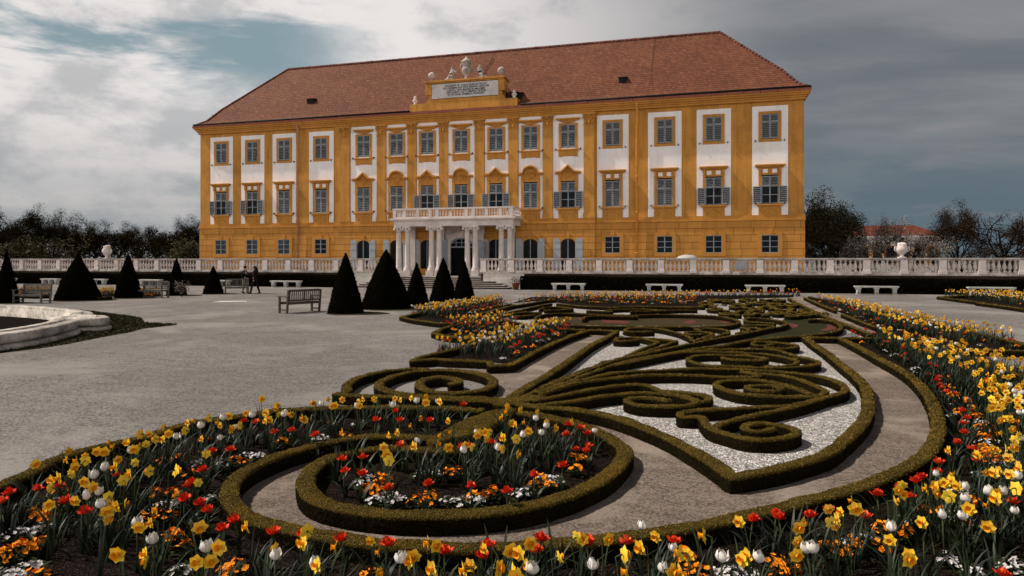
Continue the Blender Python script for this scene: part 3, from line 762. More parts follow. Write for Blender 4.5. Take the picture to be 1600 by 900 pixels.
    m = MB(); m.box(STX - hw, STX + hw, yp - .3, WC - .17, 4.86, 5.28); m.box(STX - hw - .12, STX + hw + .12, yp - .42, WC - .17, 5.28, 5.38); m.box(STX - hw - .26, STX + hw + .26, yp - .58, WC - .17, 5.38, 5.50)
    po = m.build('portico', 'white_stone', P)
    col_prof = [(.33, 0), (.33, .06), (.27, .12), (.30, .18), (.245, .26), (.235, .30), (.23, 1.2), (.20, 2.95), (.215, 2.98), (.19, 3.04)]
    def column(x, y, half=False):
        m = MB(); m.box(x - .37, x + .37, y - .37, y + .37, TZ, TZ + .4); m.lathe([(.33, .4), (.36, .46), (.34, .5)], (x, y, TZ), 14)
        m.lathe([(r, z + .5) for r, z in col_prof], (x, y, TZ), 14)
        z = TZ + 3.54
        m.lathe([(.20, 0), (.235, .12), (.29, .3)], (x, y, z), 12); m.box(x - .33, x + .33, y - .33, y + .33, z + .36, z + .52)
        for sx in (-1, 1):
            m.tube([(x + sx * .27, y - .34, z + .27), (x + sx * .27, y + .34, z + .27)], .1, 8)
        m.ball((x, y - .3, z + .3), .09, 7, 5); m.build('column', 'white_stone', po)
    for dx in (-4.79, -4.03, -1.9, -1.22, 1.22, 1.9, 4.08, 4.79): column(STX + dx, yp)
    for dx in (-4.4, -1.75, 1.75, 4.4):
        m = MB(); x = STX + dx; y = WC - .16; m.box(x - .3, x + .3, y - .18, y, TZ, TZ + .5); m.box(x - .24, x + .24, y - .14, y, TZ + .5, 4.35); m.box(x - .3, x + .3, y - .2, y, 4.35, 4.855)
        for sx in (-1, 1): m.ball((x + sx * .22, y - .17, 4.62), .12, 8, 6)
        m.build('pilaster', 'white_stone', po)
    # balcony railing
    m = MB(); zb = 5.50; fy = yp - .34
    m.box(STX - hw - .02, STX + hw + .02, fy - .1, fy + .1, zb, zb + .12)
    m.box(STX - hw - .04, STX + hw + .04, fy - .12, fy + .12, zb + .70, zb + .82)
    for sx in (-1, 1):
        xx = STX + sx * hw; m.box(xx - .1, xx + .1, fy + .101, WC - .17, zb, zb + .119); m.box(xx - .12, xx + .12, fy + .121, WC - .17, zb + .70, zb + .819)
    posts = [-5.0, -4.1, -2.95, -1.85, -1.25, 1.25, 1.85, 2.95, 4.1, 5.0]
    for dx in posts: m.box(STX + dx - .14, STX + dx + .14, fy - .11, fy + .11, zb + .12, zb + .70)
    m.build('balcony_railing', 'white_stone', po)
    bal = [(.055, 0), (.055, .05), (.03, .07), (.085, .2), (.08, .26), (.03, .42), (.028, .47), (.055, .52), (.055, .58)]
    xs = []
    for a, b in zip(posts[:-1], posts[1:]):
        n = max(1, round((b - a - .28) / .24)); xs += [a + .14 + (b - a - .28) * (k + .5) / n for k in range(n)]
    for dx in xs:
        m = MB(); m.lathe(bal, (STX + dx, fy, zb + .12), 8); m.build('baluster', 'white_stone', po)
    for sx in (-1, 1):
        for k in range(5):
            m = MB(); m.lathe(bal, (STX + sx * hw, fy + .35 + k * .36, zb + .12), 8); m.build('baluster', 'white_stone', po)
    # sculptures standing on the attic
    U = thing('stone_urn', 'tall pale lidded stone urn standing on top of the inscription attic', 'urn', (c + .02, ya + .45, 17.26))
    m = MB(); m.lathe([(.3, 0), (.34, .07), (.2, .14), (.12, .28), (.16, .36), (.34, .55), (.42, .8), (.36, 1.02), (.27, 1.1), (.3, 1.16), (.36, 1.45), (.44, 1.52), (.46, 1.58)], (c + .02, ya + .45, 17.26), 16); m.build('body', 'weathered_stone', U)
    m = MB(); m.lathe([(.42, 1.585), (.36, 1.66), (.24, 1.78), (.12, 1.84), (.14, 1.92), (.05, 2.0)], (c + .02, ya + .45, 17.26), 14); m.build('lid', 'weathered_stone', U)
    for sx in (-1, 1):
        m = MB(); x = c + .02 + sx * .44
        m.tube([(x - sx * .04, ya + .45, 18.7), (x + sx * .1, ya + .4, 18.55), (x + sx * .02, ya + .4, 18.3), (x - sx * .1, ya + .42, 18.15)], .05, 6); m.build('handle', 'weathered_stone', U)
    def putto(x, sx, name, label):
        T = thing(name, label, 'statue', (x, ya + .45, 17.26)); y0 = ya + .45; z0 = 17.26
        J = {'pel': (x, y0, z0 + .32), 'che': (x + sx * -.06, y0 - .02, z0 + .68), 'nek': (x + sx * -.02, y0 - .02, z0 + .86), 'hed': (x + sx * .0, y0 - .04, z0 + 1.02),
             's1': (x + sx * -.2, y0 - .06, z0 + .74), 'e1': (x + sx * -.36, y0 - .14, z0 + .56), 'h1': (x + sx * -.48, y0 - .16, z0 + .7),
             's2': (x + sx * .1, y0 + .05, z0 + .74), 'e2': (x + sx * .2, y0 + .02, z0 + .5), 'h2': (x + sx * .28, y0 - .1, z0 + .32),
             'k1': (x + sx * .22, y0 - .22, z0 + .34), 'a1': (x + sx * .3, y0 - .3, z0 + .06), 'k2': (x + sx * .34, y0 - .05, z0 + .2), 'a2': (x + sx * .72, y0 - .1, z0 + .07)}
        E = [('pel', 'che'), ('che', 'nek'), ('nek', 'hed'), ('che', 's1'), ('s1', 'e1'), ('e1', 'h1'), ('che', 's2'), ('s2', 'e2'), ('e2', 'h2'), ('pel', 'k1'), ('k1', 'a1'), ('pel', 'k2'), ('k2', 'a2')]
        Rr = dict(pel=.19, che=.18, nek=.075, hed=.135, s1=.085, e1=.065, h1=.05, s2=.085, e2=.065, h2=.05, k1=.1, a1=.06, k2=.1, a2=.055)
        J = {k: (q[0], q[1], z0 + (q[2] - z0) * 1.22) for k, q in J.items()}; o = skinned('body', J, E, Rr, 'pel', 'weathered_stone', T)
        m = MB(); m.tube([(x - sx * .2, y0 + .05, z0 + .1), (x + sx * .3, y0 + .1, z0 + .1), (x + sx * .95, y0 + .05, z0 + .05)], [.2, .16, .05], 8); m.ball((x + sx * .1, y0 - .05, z0 + .14), .26, 9, 6, 0, 1.2, .8, .55)
        m.build('drapery', 'weathered_stone', T)
    putto(c - 1.28, -1, 'seated_statue', 'pale stone figure seated on the attic to the left of the tall urn')
    putto(c + 1.22, 1, 'seated_statue', 'pale stone figure seated on the attic to the right of the tall urn')

def skinned(name, J, E, R, root, mat, parent=None, sub=2):
    """one continuous surface grown around a skeleton of joints"""
    org = ORG[parent.name] if parent else np.zeros(3)
    bm = bmesh.new(); lay = bm.verts.layers.skin.verify(); vs = {}
    for k, p in J.items():
        v = bm.verts.new(tuple(np.array(p) - org)); r = R[k]
        v[lay].radius = r if hasattr(r, '__len__') else (r, r); v[lay].use_root = (k == root); vs[k] = v
    for a, b in E: bm.edges.new((vs[a], vs[b]))
    me = bpy.data.meshes.new(name); bm.to_mesh(me); bm.free()
    o = bpy.data.objects.new(name, me); COL.objects.link(o)
    sk = o.modifiers.new('skin', 'SKIN'); sk.use_smooth_shade = True
    sb = o.modifiers.new('subdivision', 'SUBSURF'); sb.levels = sub; sb.render_levels = sub
    bpy.context.view_layer.update()
    dg = bpy.context.evaluated_depsgraph_get(); m2 = bpy.data.meshes.new_from_object(o.evaluated_get(dg))
    m2.materials.clear(); m2.materials.append(MATS[mat])
    o.modifiers.clear(); o.data = m2; m2.name = name
    if parent: o.parent = parent
    return o
# ------------------------------------------------------------------ balustrades, retaining walls, stairs
BAL = [(.085, 0), (.085, .07), (.05, .10), (.045, .13), (.115, .27), (.115, .36), (.055, .56), (.042, .62), (.042, .66), (.085, .69), (.085, .75)]
def balustrade(x0, x1, nsec, label, first_special=False):
    T = thing('balustrade', label, 'balustrade', ((x0 + x1) / 2, WB, 1.1))
    m = MB(); m.box(x0 - .25, x1 + .25, WB - .2, WB + .2, 1.10, 1.20); m.box(x0 - .2, x1 + .2, WB - .16, WB + .16, 1.20, 1.32); m.build('base', 'weathered_stone', T)
    m = MB(); m.box(x0 - .25, x1 + .25, WB - .17, WB + .17, 2.07, 2.13); m.box(x0 - .28, x1 + .28, WB - .2, WB + .2, 2.13, 2.21); m.build('rail', 'weathered_stone', T)
    xs = [x0 + (x1 - x0) * k / nsec for k in range(nsec + 1)]; bx = []
    for x in xs:
        m = MB(); m.box(x - .2, x + .2, WB - .19, WB + .19, 1.32, 2.07); m.box(x - .25, x + .25, WB - .23, WB + .23, 1.2005, 1.40); m.build('pier', 'white_stone', T)
    for a, b in zip(xs[:-1], xs[1:]): bx += [a + .2 + (b - a - .4) * (k + .5) / 6 for k in range(6)]
    bx.sort(key=lambda x: math.hypot(x, WB))
    proto = None; rest = MB()
    for i, x in enumerate(bx):
        if i < 100:
            if proto is None:
                m = MB(); m.lathe(BAL, (x, WB, 1.32), 9); proto = m.build('baluster', 'white_stone', T); xo = x
            else:
                o = proto.copy(); COL.objects.link(o); o.parent = T; o.location = (x - xo, 0, 0)
        else: rest.lathe(BAL, (x, WB, 1.32), 6)
    if rest.n: tag(rest.build('more_balusters', 'white_stone', T), kind='stuff')
    return T
def vase(x, y, z, s, label):
    """baroque stone vase with a flame of carved flowers"""
    T = thing('stone_vase', label, 'vase', (x, y, z))
    m = MB(); m.box(x - .24 * s, x + .24 * s, y - .24 * s, y + .24 * s, z, z + .07 * s)
    m.lathe([(.2 * s, .07 * s), (.12 * s, .14 * s), (.10 * s, .2 * s), (.22 * s, .3 * s), (.36 * s, .5 * s), (.38 * s, .68 * s), (.30 * s, .82 * s), (.31 * s, .86 * s)], (x, y, z), 16)
    m.build('bowl', 'white_stone', T)
    for sx in (-1, 1):
        m = MB(); m.tube([(x + sx * .3 * s, y, z + .42 * s), (x + sx * .46 * s, y, z + .55 * s), (x + sx * .43 * s, y, z + .78 * s), (x + sx * .3 * s, y, z + .78 * s)], .05 * s, 6); m.build('handle', 'white_stone', T)
    m = MB()
    for k in range(22):
        a = RNG.uniform(0, 2 * PI); r = .22 * s * math.sqrt(RNG.random()); m.ball((x + r * math.cos(a), y + r * math.sin(a), z + (1.0 - .5 * r / s) * s + RNG.uniform(-.06, .1) * s), RNG.uniform(.07, .13) * s, 6, 5)
    m.build('carved_flowers', 'white_stone', T)
def build_terrace_edge():
    xr0 = -15.56; xl1 = -23.45
    XR1 = xr0 + 2.134 * 19; XL0 = xl1 - 2.134 * 23
    balustrade(xr0, XR1, 19, 'long white stone balustrade running right from the entrance stairs')
    balustrade(XL0, xl1, 23, 'long white stone balustrade running left from the entrance stairs')
    # walls below them
    for a, b, l in ((xr0 - .2, 190, 'dark retaining wall under the right balustrade'), (-190, xl1 + .2, 'dark retaining wall under the left balustrade')):
        m = MB(); m.box(a, b, WB - .12, WB + .19, 0, 1.099); tag(m.build('retaining_wall', 'retaining_wall'), l, 'wall')
    # pale plastered walls the stairs run out against
    for sx, l in ((1, 'pale plastered wall below the balustrade at the right end of the stairs'), (-1, 'pale plastered wall below the balustrade at the left end of the stairs')):
        a, b = sorted((STX + sx * 3.95, STX + sx * 7.05)); m = MB(); m.box(a, b, WB - .17, WB - .121, 0, 1.098)
        for q in range(3): m.box(a + .02, b - .02, WB - .18 - .01 * q, WB - .1701 - .01 * q, 0, .12 - .03 * q)
        tag(m.build('plastered_wall', 'cream_plaster'), l, 'wall')
    S = thing('stairs', 'broad dark stone steps fanning out below the portico', 'stairs', (STX, WB - .6, 0))
    for k in range(6):
        z1 = TZ - .133 * k; d = .36 * k; hw = 3.95 + .55 * k - .02 * k * k
        yf = WB + .55 - d
        m = MB(); m.box(STX - hw + .05, STX + hw - .05, yf, WB + 1.0, z1 - .133 if k < 5 else 0.0, z1 - .035); rs = m.build('riser', 'step_riser', S)
        m = MB(); m.box(STX - hw, STX + hw, yf - .04, yf + .42 if k else WB + 1.0, z1 - .034, z1); m.build('tread', 'step_top', S)
    vase(fx(1409.5, WB), WB, 2.21, .9, 'white stone vase with carved flowers on the right balustrade')
    vase(fx(167, WB), WB, 2.21, 1.05, 'white stone vase with carved flowers on the left balustrade')
    # things on and behind the balustrade
    x = fx(1158.5, WB - .26); m = MB(); m.box(x - .34, x + .34, WB - .27, WB - .235, 1.45, 2.03); m.box(x - .28, x + .28, WB - .275, WB - .271, 1.51, 1.97)
    for z in (1.6, 1.75): m.box(x - .02, x + .02, WB - .234, WB - .13, z, z + .04)
    tag(m.build('notice_board', 'sign_grey'), 'small grey notice board hung on the right balustrade', 'sign')
    y = 50.6; xa, xb = fx(1057, y), fx(1091, y)
    T = thing('garden_parasol', 'low white canvas canopy showing just above the right balustrade', 'parasol', ((xa + xb) / 2, y, TZ))
    m = MB(); cx, r = (xa + xb) / 2, (xb - xa) / 2
    m.lathe([(r, 1.30), (r * 1.0, 1.42), (r * .8, 1.56), (r * .45, 1.64), (.02, 1.67)], (cx, y, TZ), 18); m.build('canopy', 'white_canvas', T)
    m = MB(); m.tube([(cx, y, TZ), (cx, y, TZ + 1.6)], .03, 6); m.build('pole', 'dark_metal', T)
    m = MB(); m.lathe([(.3, 0), (.3, .05), (.06, .12)], (cx, y, TZ), 12); m.build('base', 'dark_metal', T)

# ------------------------------------------------------------------ leafy surfaces
def leaf_quads(P, N, size, jit=0.9, aspect=0.55):
    """one small folded leaf per point: random turn about a tilted normal"""
    n = len(P); R = RNG.normal(size=(n, 3)); N = N + R * jit; N /= np.linalg.norm(N, axis=1)[:, None] + 1e-9
    A = RNG.normal(size=(n, 3)); U = np.cross(N, A); U /= np.linalg.norm(U, axis=1)[:, None] + 1e-9; W = np.cross(N, U)
    s = (size * RNG.uniform(.6, 1.3, n))[:, None] if np.isscalar(size) else (size * RNG.uniform(.6, 1.3, n))[:, None]
    V = np.stack([P - U * s * .5, P + W * s * aspect * .5 + N * s * .06, P + U * s * .5, P - W * s * aspect * .5 + N * s * .06], 1).reshape(-1, 3)
    Q = np.arange(n * 4).reshape(-1, 4); return V, Q
def sample_surface(V, Q, dens):
    """random points on quads; dens is a number per area for each quad"""
    a, b, c, d = (V[Q[:, i]] for i in range(4))
    nrm = np.cross(c - a, d - b); ar = np.linalg.norm(nrm, axis=1) * .5; nrm = nrm / (np.linalg.norm(nrm, axis=1)[:, None] + 1e-9)
    k = RNG.poisson(ar * dens); idx = np.repeat(np.arange(len(Q)), k)
    u, v = RNG.random(len(idx))[:, None], RNG.random(len(idx))[:, None]
    P = a[idx] * (1 - u) * (1 - v) + b[idx] * u * (1 - v) + c[idx] * u * v + d[idx] * (1 - u) * v
    return P, nrm[idx]
def smooth_noise(P, f, seed=0.0):
    x, y, z = P[:, 0] * f + seed, P[:, 1] * f + seed * 1.7, P[:, 2] * f
    return (np.sin(x * 1.3 + 1.7 * np.sin(y * .9 + z)) + np.sin(y * 1.7 + 1.3 * np.sin(z * 1.1 + x * .7)) + np.sin(z * 1.9 + 1.1 * np.sin(x * 1.2 - y))) / 3
def hedge(name, label, pts, w=0.19, h=0.145, leaf='box_leaf', cat='hedge', group=None, wprof=None, step=None, dens_k=1.0, lsize=None, base_z=0.0, core='box_core'):
    """a clipped hedge along a line of ground points: rounded box section, uneven skin, leaves"""
    pts = [None if p is None else np.array((p[0], p[1], base_z)) for p in pts]
    near = min(np.linalg.norm(p[:2]) for p in pts if p is not None)
    st = step or np.clip(near * .008, .05, .4)
    L = spline(pts, st); n = len(L)
    d = np.gradient(L[:, :2], axis=0); d /= np.linalg.norm(d, axis=1)[:, None] + 1e-9
    nr = np.stack([-d[:, 1], d[:, 0]], 1)
    # mitre sharp corners
    sec = [(-.48, 0.0), (-.50, .45), (-.50, .90), (-.455, .985), (-.2, 1.0), (.2, 1.0), (.455, .985), (.50, .90), (.50, .45), (.48, 0.0)]
    k = len(sec); ww = np.full(n, w) if wprof is None else w * np.interp(np.linspace(0, 1, n), np.linspace(0, 1, len(wprof)), wprof)
    V = np.zeros((n, k, 3))
    for j, (a, b) in enumerate(sec):
        V[:, j, :2] = L[:, :2] + nr * (ww * a)[:, None]; V[:, j, 2] = base_z + h * b
    V = V.reshape(-1, 3); ctr = np.repeat(L, k, axis=0)
    amp = .05 * h + .006
    nz = smooth_noise(V, 9.0 / max(h * 6, 1)) * .6 + smooth_noise(V, 31.0 / max(h * 6, 1), 3.0) * .4
    out = V - ctr; out[:, 2] -= h * .4; out /= np.linalg.norm(out, axis=1)[:, None] + 1e-9
    V[:, 2] = base_z + (V[:, 2] - base_z) * (1 + .055 * smooth_noise(np.c_[ctr[:, :2], ctr[:, 2] * 0], 2.2 / max(h * 5, 1), 5.0))
    V = V + out * (nz * amp * np.where(V[:, 2] > base_z + .01, 1, .3))[:, None]
    i, j = np.meshgrid(np.arange(n - 1), np.arange(k - 1), indexing='ij'); a = (i * k + j).ravel()
    Q = np.stack([a, a + 1, a + k + 1, a + k], 1)
    Q = Q[:, ::-1]
    caps = [[0 + t, 1 + t, k - 2 + t, k - 1 + t] for t in ()]
    ends = []
    for base, fl in ((0, 1), ((n - 1) * k, 0)):
        for t in range(k // 2 - 1):
            q = [base + t, base + t + 1, base + k - 2 - t, base + k - 1 - t]; ends.append(q if fl else q[::-1])
    Q = np.vstack([Q, np.array(ends)])
    cen = V[Q].mean(1); dist = np.linalg.norm(cen[:, :2], axis=1)
    ls = lsize if lsize else np.clip(dist * .0021, .012, .06)
    dens = dens_k * 1.1 / (ls * ls * .55) * np.clip(9.0 / dist, .38, 1.0)
    P, N = sample_surface(V, Q, dens); ls_p = np.clip(np.linalg.norm(P[:, :2], axis=1) * .0021, .012, .06) if not lsize else lsize
    P = P + N * (RNG.uniform(-.15, .5, len(P)) * ls_p)[:, None]
    LV, LQ = leaf_quads(P, N, ls_p if not np.isscalar(ls_p) else np.full(len(P), ls_p), .55)
    VV = np.vstack([V, LV]); QQ = np.vstack([Q, LQ + len(V)])
    mi = np.r_[np.zeros(len(Q), int), np.ones(len(LQ), int)]; sm = np.r_[np.ones(len(Q), bool), np.zeros(len(LQ), bool)]
    me = quads_mesh(name, VV, QQ, mi, [core, leaf], sm)
    return tag(link(name, me), label, cat, group)
def topiary(px, base, top, wpx, label, square=1.0):
    """yew clipped to a pointed cone with a slightly bellied side"""
    g = gp(px, base - 1.0); D = float(np.linalg.norm(g * np.array((1, 1, 0)))); dd = g[0] * -SN + g[1] * CN
    r = wpx / 2 * dd / F; c = g + np.array((-SN, CN, 0)) * r * .75; cd = dd + r * .75; hgt = (base - top) * cd / F * 1.0 + .02
    T = thing('topiary_cone', label, 'topiary', (c[0], c[1], 0), 0, 'clipped yew cones')
    m = MB(); nz = 26; seg = 40; V = []
    for i in range(nz + 1):
        t = i / nz; rr = r * (1.02 * (1 - t) ** .86 * (1 - .06 * (1 - t) ** 6)) + .012
        for k in range(seg):
            a = 2 * PI * k / seg; sq = 1 + (square - 1) * (abs(math.cos(2 * (a - YAW))) ** 2)
            V.append((c[0] + rr * sq * math.cos(a), c[1] + rr * sq * math.sin(a), hgt * t))
    V = np.array(V); Q = np.array([[i * seg + k, i * seg + (k + 1) % seg, (i + 1) * seg + (k + 1) % seg, (i + 1) * seg + k] for i in range(nz) for k in range(seg)])
    V[:, :2] += (V[:, :2] - c[:2]) * (smooth_noise(V, 5.0) * .035 + smooth_noise(V, 17.0) * .02)[:, None]
    P, N = sample_surface(V, Q, 620.0); LV, LQ = leaf_quads(P + N * RNG.uniform(-.02, .03, len(P))[:, None], N, np.full(len(P), .055), .8)
    VV = np.vstack([V, LV]) - np.array((c[0], c[1], 0)); QQ = np.vstack([Q, LQ + len(V)])
    me = quads_mesh('clipped_body', VV, QQ, np.r_[np.zeros(len(Q), int), np.ones(len(LQ), int)], ['yew_core', 'yew_leaf'], np.r_[np.ones(len(Q), bool), np.zeros(len(LQ), bool)])
    link('clipped_body', me, T)
    return c, r
def build_topiaries():
    spec = [(535, 491.5, 398, 57, 'slim tall clipped yew cone beside the wooden bench, front left of the central group', 1.0),
            (598, 484.5, 393.5, 79, 'widest clipped yew cone, second from left in the central group', 1.06),
            (649, 477.5, 413, 39, 'shortest clipped yew cone of the central group, third from left', 1.0),
            (691, 472.5, 405, 44, 'clipped yew cone fourth from left in the central group, before the portico', 1.0),
            (724, 468, 407, 34, 'clipped yew cone rightmost of the central group, before the entrance door', 1.0),
            (1, 475, 394, 34, 'clipped yew cone cut off by the left picture edge', 1.0),
            (106, 471, 400.5, 66, 'broad clipped yew cone behind the fountain, between two wooden benches', 1.06),
            (191.5, 467, 399, 41, 'slim clipped yew cone just left of the farther left wooden bench', 1.0),
            (270, 463, 405, 31, 'clipped yew cone just right of the farther left wooden bench', 1.0),
            (328, 460.5, 417.5, 31, 'smallest clipped yew cone, left of the two people', 1.0)]
    for i, s in enumerate(spec):
        c, r = topiary(*s)
        n = 26; pts = [(c[0] + .35 + (r + .25 + (.55 if math.cos(a) > 0 else .12) * abs(math.cos(a)) + .05 * math.sin(5 * a)) * math.cos(a), c[1] - .1 + (r + .28 + .05 * math.sin(3 * a)) * math.sin(a)) for a in [2 * PI * k / n for k in range(n)]]
        poly_sheet('grass_patch', pts, .006 + .0006 * i, 'lawn')
    # a low rose bush by the cone
    p = gp(284, 464); rose_bush('shrub', p, .42, .75, 'small pale flowering shrub at the foot of a yew cone')
def rose_bush(name, p, r, h, label, leaf='blossom_leaf', bare=False):
    T = thing(name, label, 'shrub', (p[0], p[1], 0))
    m = MB(); tips = []
    for k in range(7):
        a = 2 * PI * k / 7 + RNG.uniform(-.3, .3); e = RNG.uniform(.3, 1) * r
        q = [(p[0], p[1], 0), (p[0] + e * .4 * math.cos(a), p[1] + e * .4 * math.sin(a), h * .5), (p[0] + e * math.cos(a), p[1] + e * math.sin(a), h * RNG.uniform(.75, 1.0))]
        m.tube(q, [.02, .014, .008], 5); tips.append(q[2]); tips.append(q[1])
    m.build('stem', 'bark', T)
    P = np.concatenate([np.array(t) + RNG.normal(size=(26, 3)) * r * .28 for t in tips]); P = P[P[:, 2] > .04]
    V, Q = leaf_quads(P, RNG.normal(size=P.shape), np.full(len(P), .09)); me = quads_mesh('foliage', V - np.array((p[0], p[1], 0)), Q, np.zeros(len(Q), int), [leaf]); link('foliage', me, T)

# ------------------------------------------------------------------ benches, pots, fountain, people
def stone_bench(pxa, pxb, base, label, wy=None):
    a, b = gp(pxa, base), gp(pxb, base)
    y = (a[1] + b[1]) / 2 if wy is None else wy
    xa, xb = fx(pxa, y), fx(pxb, y); c = (xa + xb) / 2
    T = thing('stone_bench', label, 'bench', (c, y, 0), 0, 'pale stone benches in front of the dark hedge')
    m = MB(); m.box(xa, xb, y - .22, y + .22, .45, .515); m.box(xa + .02, xb - .02, y - .2, y + .2, .42, .45); m.build('seat', 'bench_stone', T)
    L = xb - xa
    for x in (xa + .22, c, xb - .22):
        m = MB(); m.box(x - .13, x + .13, y - .17, y + .17, 0, .05); m.box(x - .09, x + .09, y - .14, y + .14, .05, .30); m.box(x - .12, x + .12, y - .16, y + .16, .30, .35); m.box(x - .15, x + .15, y - .18, y + .18, .35, .4195)
        for sx in (-1, 0, 1): m.tube([(x + sx * .07, y - .17, .05), (x + sx * .07, y - .17, .35)], .028, 6)
        m.build('support', 'bench_stone', T)
def wooden_bench(p, ang, label, mat='bench_wood', L=1.5):
    """slatted garden bench; local x runs along the seat, it faces local -y"""
    T = thing('wooden_bench', label, 'bench', (p[0], p[1], 0), ang, 'slatted wooden garden benches')
    h = L / 2
    for sx in (-1, 1):
        m = MB(); m.box(sx * h - .035, sx * h + .035, -.28, -.21, 0, .62); m.build('front_leg', mat, T, True)
        m = MB(); m.obox((sx * h, .275, .45), (.035, 0, 0), (0, .035, 0), (0, .045, .45)); m.build('rear_leg', mat, T, True)
        m = MB(); m.box(sx * h - .045, sx * h + .045, -.32, .27, .62, .66); m.build('armrest', mat, T, True)
        m = MB(); m.box(sx * h - .02, sx * h + .02, -.21, .23, .10, .15); m.build('stretcher', mat, T, True)
    m = MB(); m.box(-h + .036, h - .036, -.27, -.235, .34, .41); m.box(-h + .036, h - .036, .215, .25, .34, .41)
    for k in range(6): m.box(-h + .036, h - .036, -.27 + k * .088, -.27 + k * .088 + .066, .412, .437)
    m.build('seat', mat, T, True)
    m = MB(); 
    def back(z): return .26 + (z - .45) * .1
    for z, t in ((.50, .03), (.88, .04)): m.obox((0, back(z), z), (h - .036, 0, 0), (0, .018, 0), (0, .1 * t, t))
    n = int(L / .095)
    for k in range(n):
        x = -h + .05 + (L - .1) * (k + .5) / n; m.obox((x, back(.69), .69), (.019, 0, 0), (0, .011, 0), (0, .016, .16))
    m.obox((0, back(.69), .69), (.035, 0, 0), (0, .016, 0), (0, .016, .16))
    m.build('backrest', mat, T, True)
def flower_pot(px, base, s, label, plant=True):
    p = gp(px, base); T = thing('flower_pot', label, 'flower pot', (p[0], p[1], 0))
    m = MB(); m.lathe([(.20 * s, 0), (.30 * s, .48 * s), (.35 * s, .49 * s), (.35 * s, .58 * s), (.29 * s, .58 * s), (.28 * s, .5 * s)], (p[0], p[1], 0), 18); m.build('pot', 'terracotta', T)
    if plant:
        P = np.array((p[0], p[1], .75 * s)) + RNG.normal(size=(260, 3)) * np.array((.25, .25, .14)) * s; P = P[P[:, 2] > .52 * s]
        V, Q = leaf_quads(P, RNG.normal(size=P.shape), np.full(len(P), .1 * s)); link('foliage', quads_mesh('foliage', V - np.array((p[0], p[1], 0)), Q, np.r_[np.zeros(len(Q) - 40, int), np.ones(40, int)], ['yew_leaf', 'white_petal']), T)
def person(px, base, hgt, label, woman, face):
    g = gp(px, base); T = thing('person', label, 'person', (g[0], g[1], 0)); T.rotation_euler = (0, 0, 0)
    k = hgt / 1.75; cf, sf = math.cos(face), math.sin(face)     # faces along (cf, sf)
    def W(f, s, z): return (g[0] + (f * cf - s * sf) * k, g[1] + (f * sf + s * cf) * k, z * k)
    st = .26 if woman else .10
    J = {'pel': W(0, 0, .95), 'wai': W(.01, 0, 1.12), 'che': W(.0, 0, 1.32), 'nek': W(.01, 0, 1.50), 'hd0': W(.03, 0, 1.58), 'hd1': W(.03, 0, 1.68)}
    E = [('pel', 'wai'), ('wai', 'che'), ('che', 'nek'), ('nek', 'hd0'), ('hd0', 'hd1')]
    R = {'pel': (.15, .115), 'wai': (.135, .10), 'che': (.165, .115), 'nek': .055, 'hd0': .085, 'hd1': .092}
    for n, s in (('l', 1), ('r', -1)):
        f = st * s
        J.update({'hp' + n: W(.0, .09 * s, .90), 'kn' + n: W(f * .55 + .03, .095 * s, .50), 'an' + n: W(f, .10 * s, .09), 'to' + n: W(f + .16, .11 * s, .03),
                  'sh' + n: W(-.01, .185 * s, 1.42), 'el' + n: W(-.05 - f * .3, .25 * s, 1.13), 'wr' + n: W(.06 - f * .5, .25 * s, .90), 'ha' + n: W(.09 - f * .5, .245 * s, .81)})
        E += [('pel', 'hp' + n), ('hp' + n, 'kn' + n), ('kn' + n, 'an' + n), ('an' + n, 'to' + n), ('che', 'sh' + n), ('sh' + n, 'el' + n), ('el' + n, 'wr' + n), ('wr' + n, 'ha' + n)]
        R.update({'hp' + n: .095, 'kn' + n: .06, 'an' + n: .043, 'to' + n: .04, 'sh' + n: .066, 'el' + n: .045, 'wr' + n: .032, 'ha' + n: .036})
    def pick(names, grow): 
        e = [x for x in E if x[0] in names and x[1] in names]
        return {q: J[q] for q in names}, e, {q: tuple(np.array(R[q]) * 1.0 * k + grow * k) if hasattr(R[q], '__len__') else R[q] * k + grow * k for q in names}
    skinned('body', J, E, {q: (tuple(np.array(v) * k) if hasattr(v, '__len__') else v * k) for q, v in R.items()}, 'pel', 'skin', T)
    up = ['pel', 'wai', 'che', 'nek', 'shl', 'shr', 'ell', 'elr', 'wrl', 'wrr']; j, e, r = pick(up, .02); r['nek'] = .062 * k
    if woman: j['skt'] = W(0, 0, .74); e = e + [('pel', 'skt')]; r['skt'] = (.17 * k, .13 * k)
    skinned('jacket', j, e, r, 'pel', 'maroon_cloth' if woman else 'black_cloth', T)
    lo = ['pel', 'hpl', 'hpr', 'knl', 'knr', 'anl', 'anr']; j, e, r = pick(lo, .016); skinned('trousers', j, e, r, 'pel', 'black_cloth' if woman else 'beige_cloth', T)
    for n in 'lr':
        m = MB(); a, b = np.array(J['an' + n]), np.array(J['to' + n]); m.tube([a - (b - a) * .35 - np.array((0, 0, .03 * k)), (a + b) / 2 - np.array((0, 0, .01)), b], [.05 * k, .052 * k, .04 * k], 8); m.build('shoe', 'dark_metal', T)
    m = MB(); hx, hy, hz = J['hd1']
    m.ball((hx - cf * .02 * k, hy - sf * .02 * k, hz + .02 * k), .115 * k, 12, 8)
    if woman:
        m.tube([(hx - cf * .05 * k, hy - sf * .05 * k, hz + .05 * k), (hx - cf * .1 * k, hy - sf * .1 * k, hz - .12 * k), (hx - cf * .12 * k, hy - sf * .12 * k, hz - .34 * k), (hx - cf * .1 * k, hy - sf * .1 * k, hz - .5 * k)], [.09 * k, .13 * k, .13 * k, .06 * k], 10)
        m.build('hair', 'dark_hair', T)
    else: m.build('cap', 'brown_cap', T)
    m = MB(); fx_, fy_ = hx + cf * .088 * k, hy + sf * .088 * k
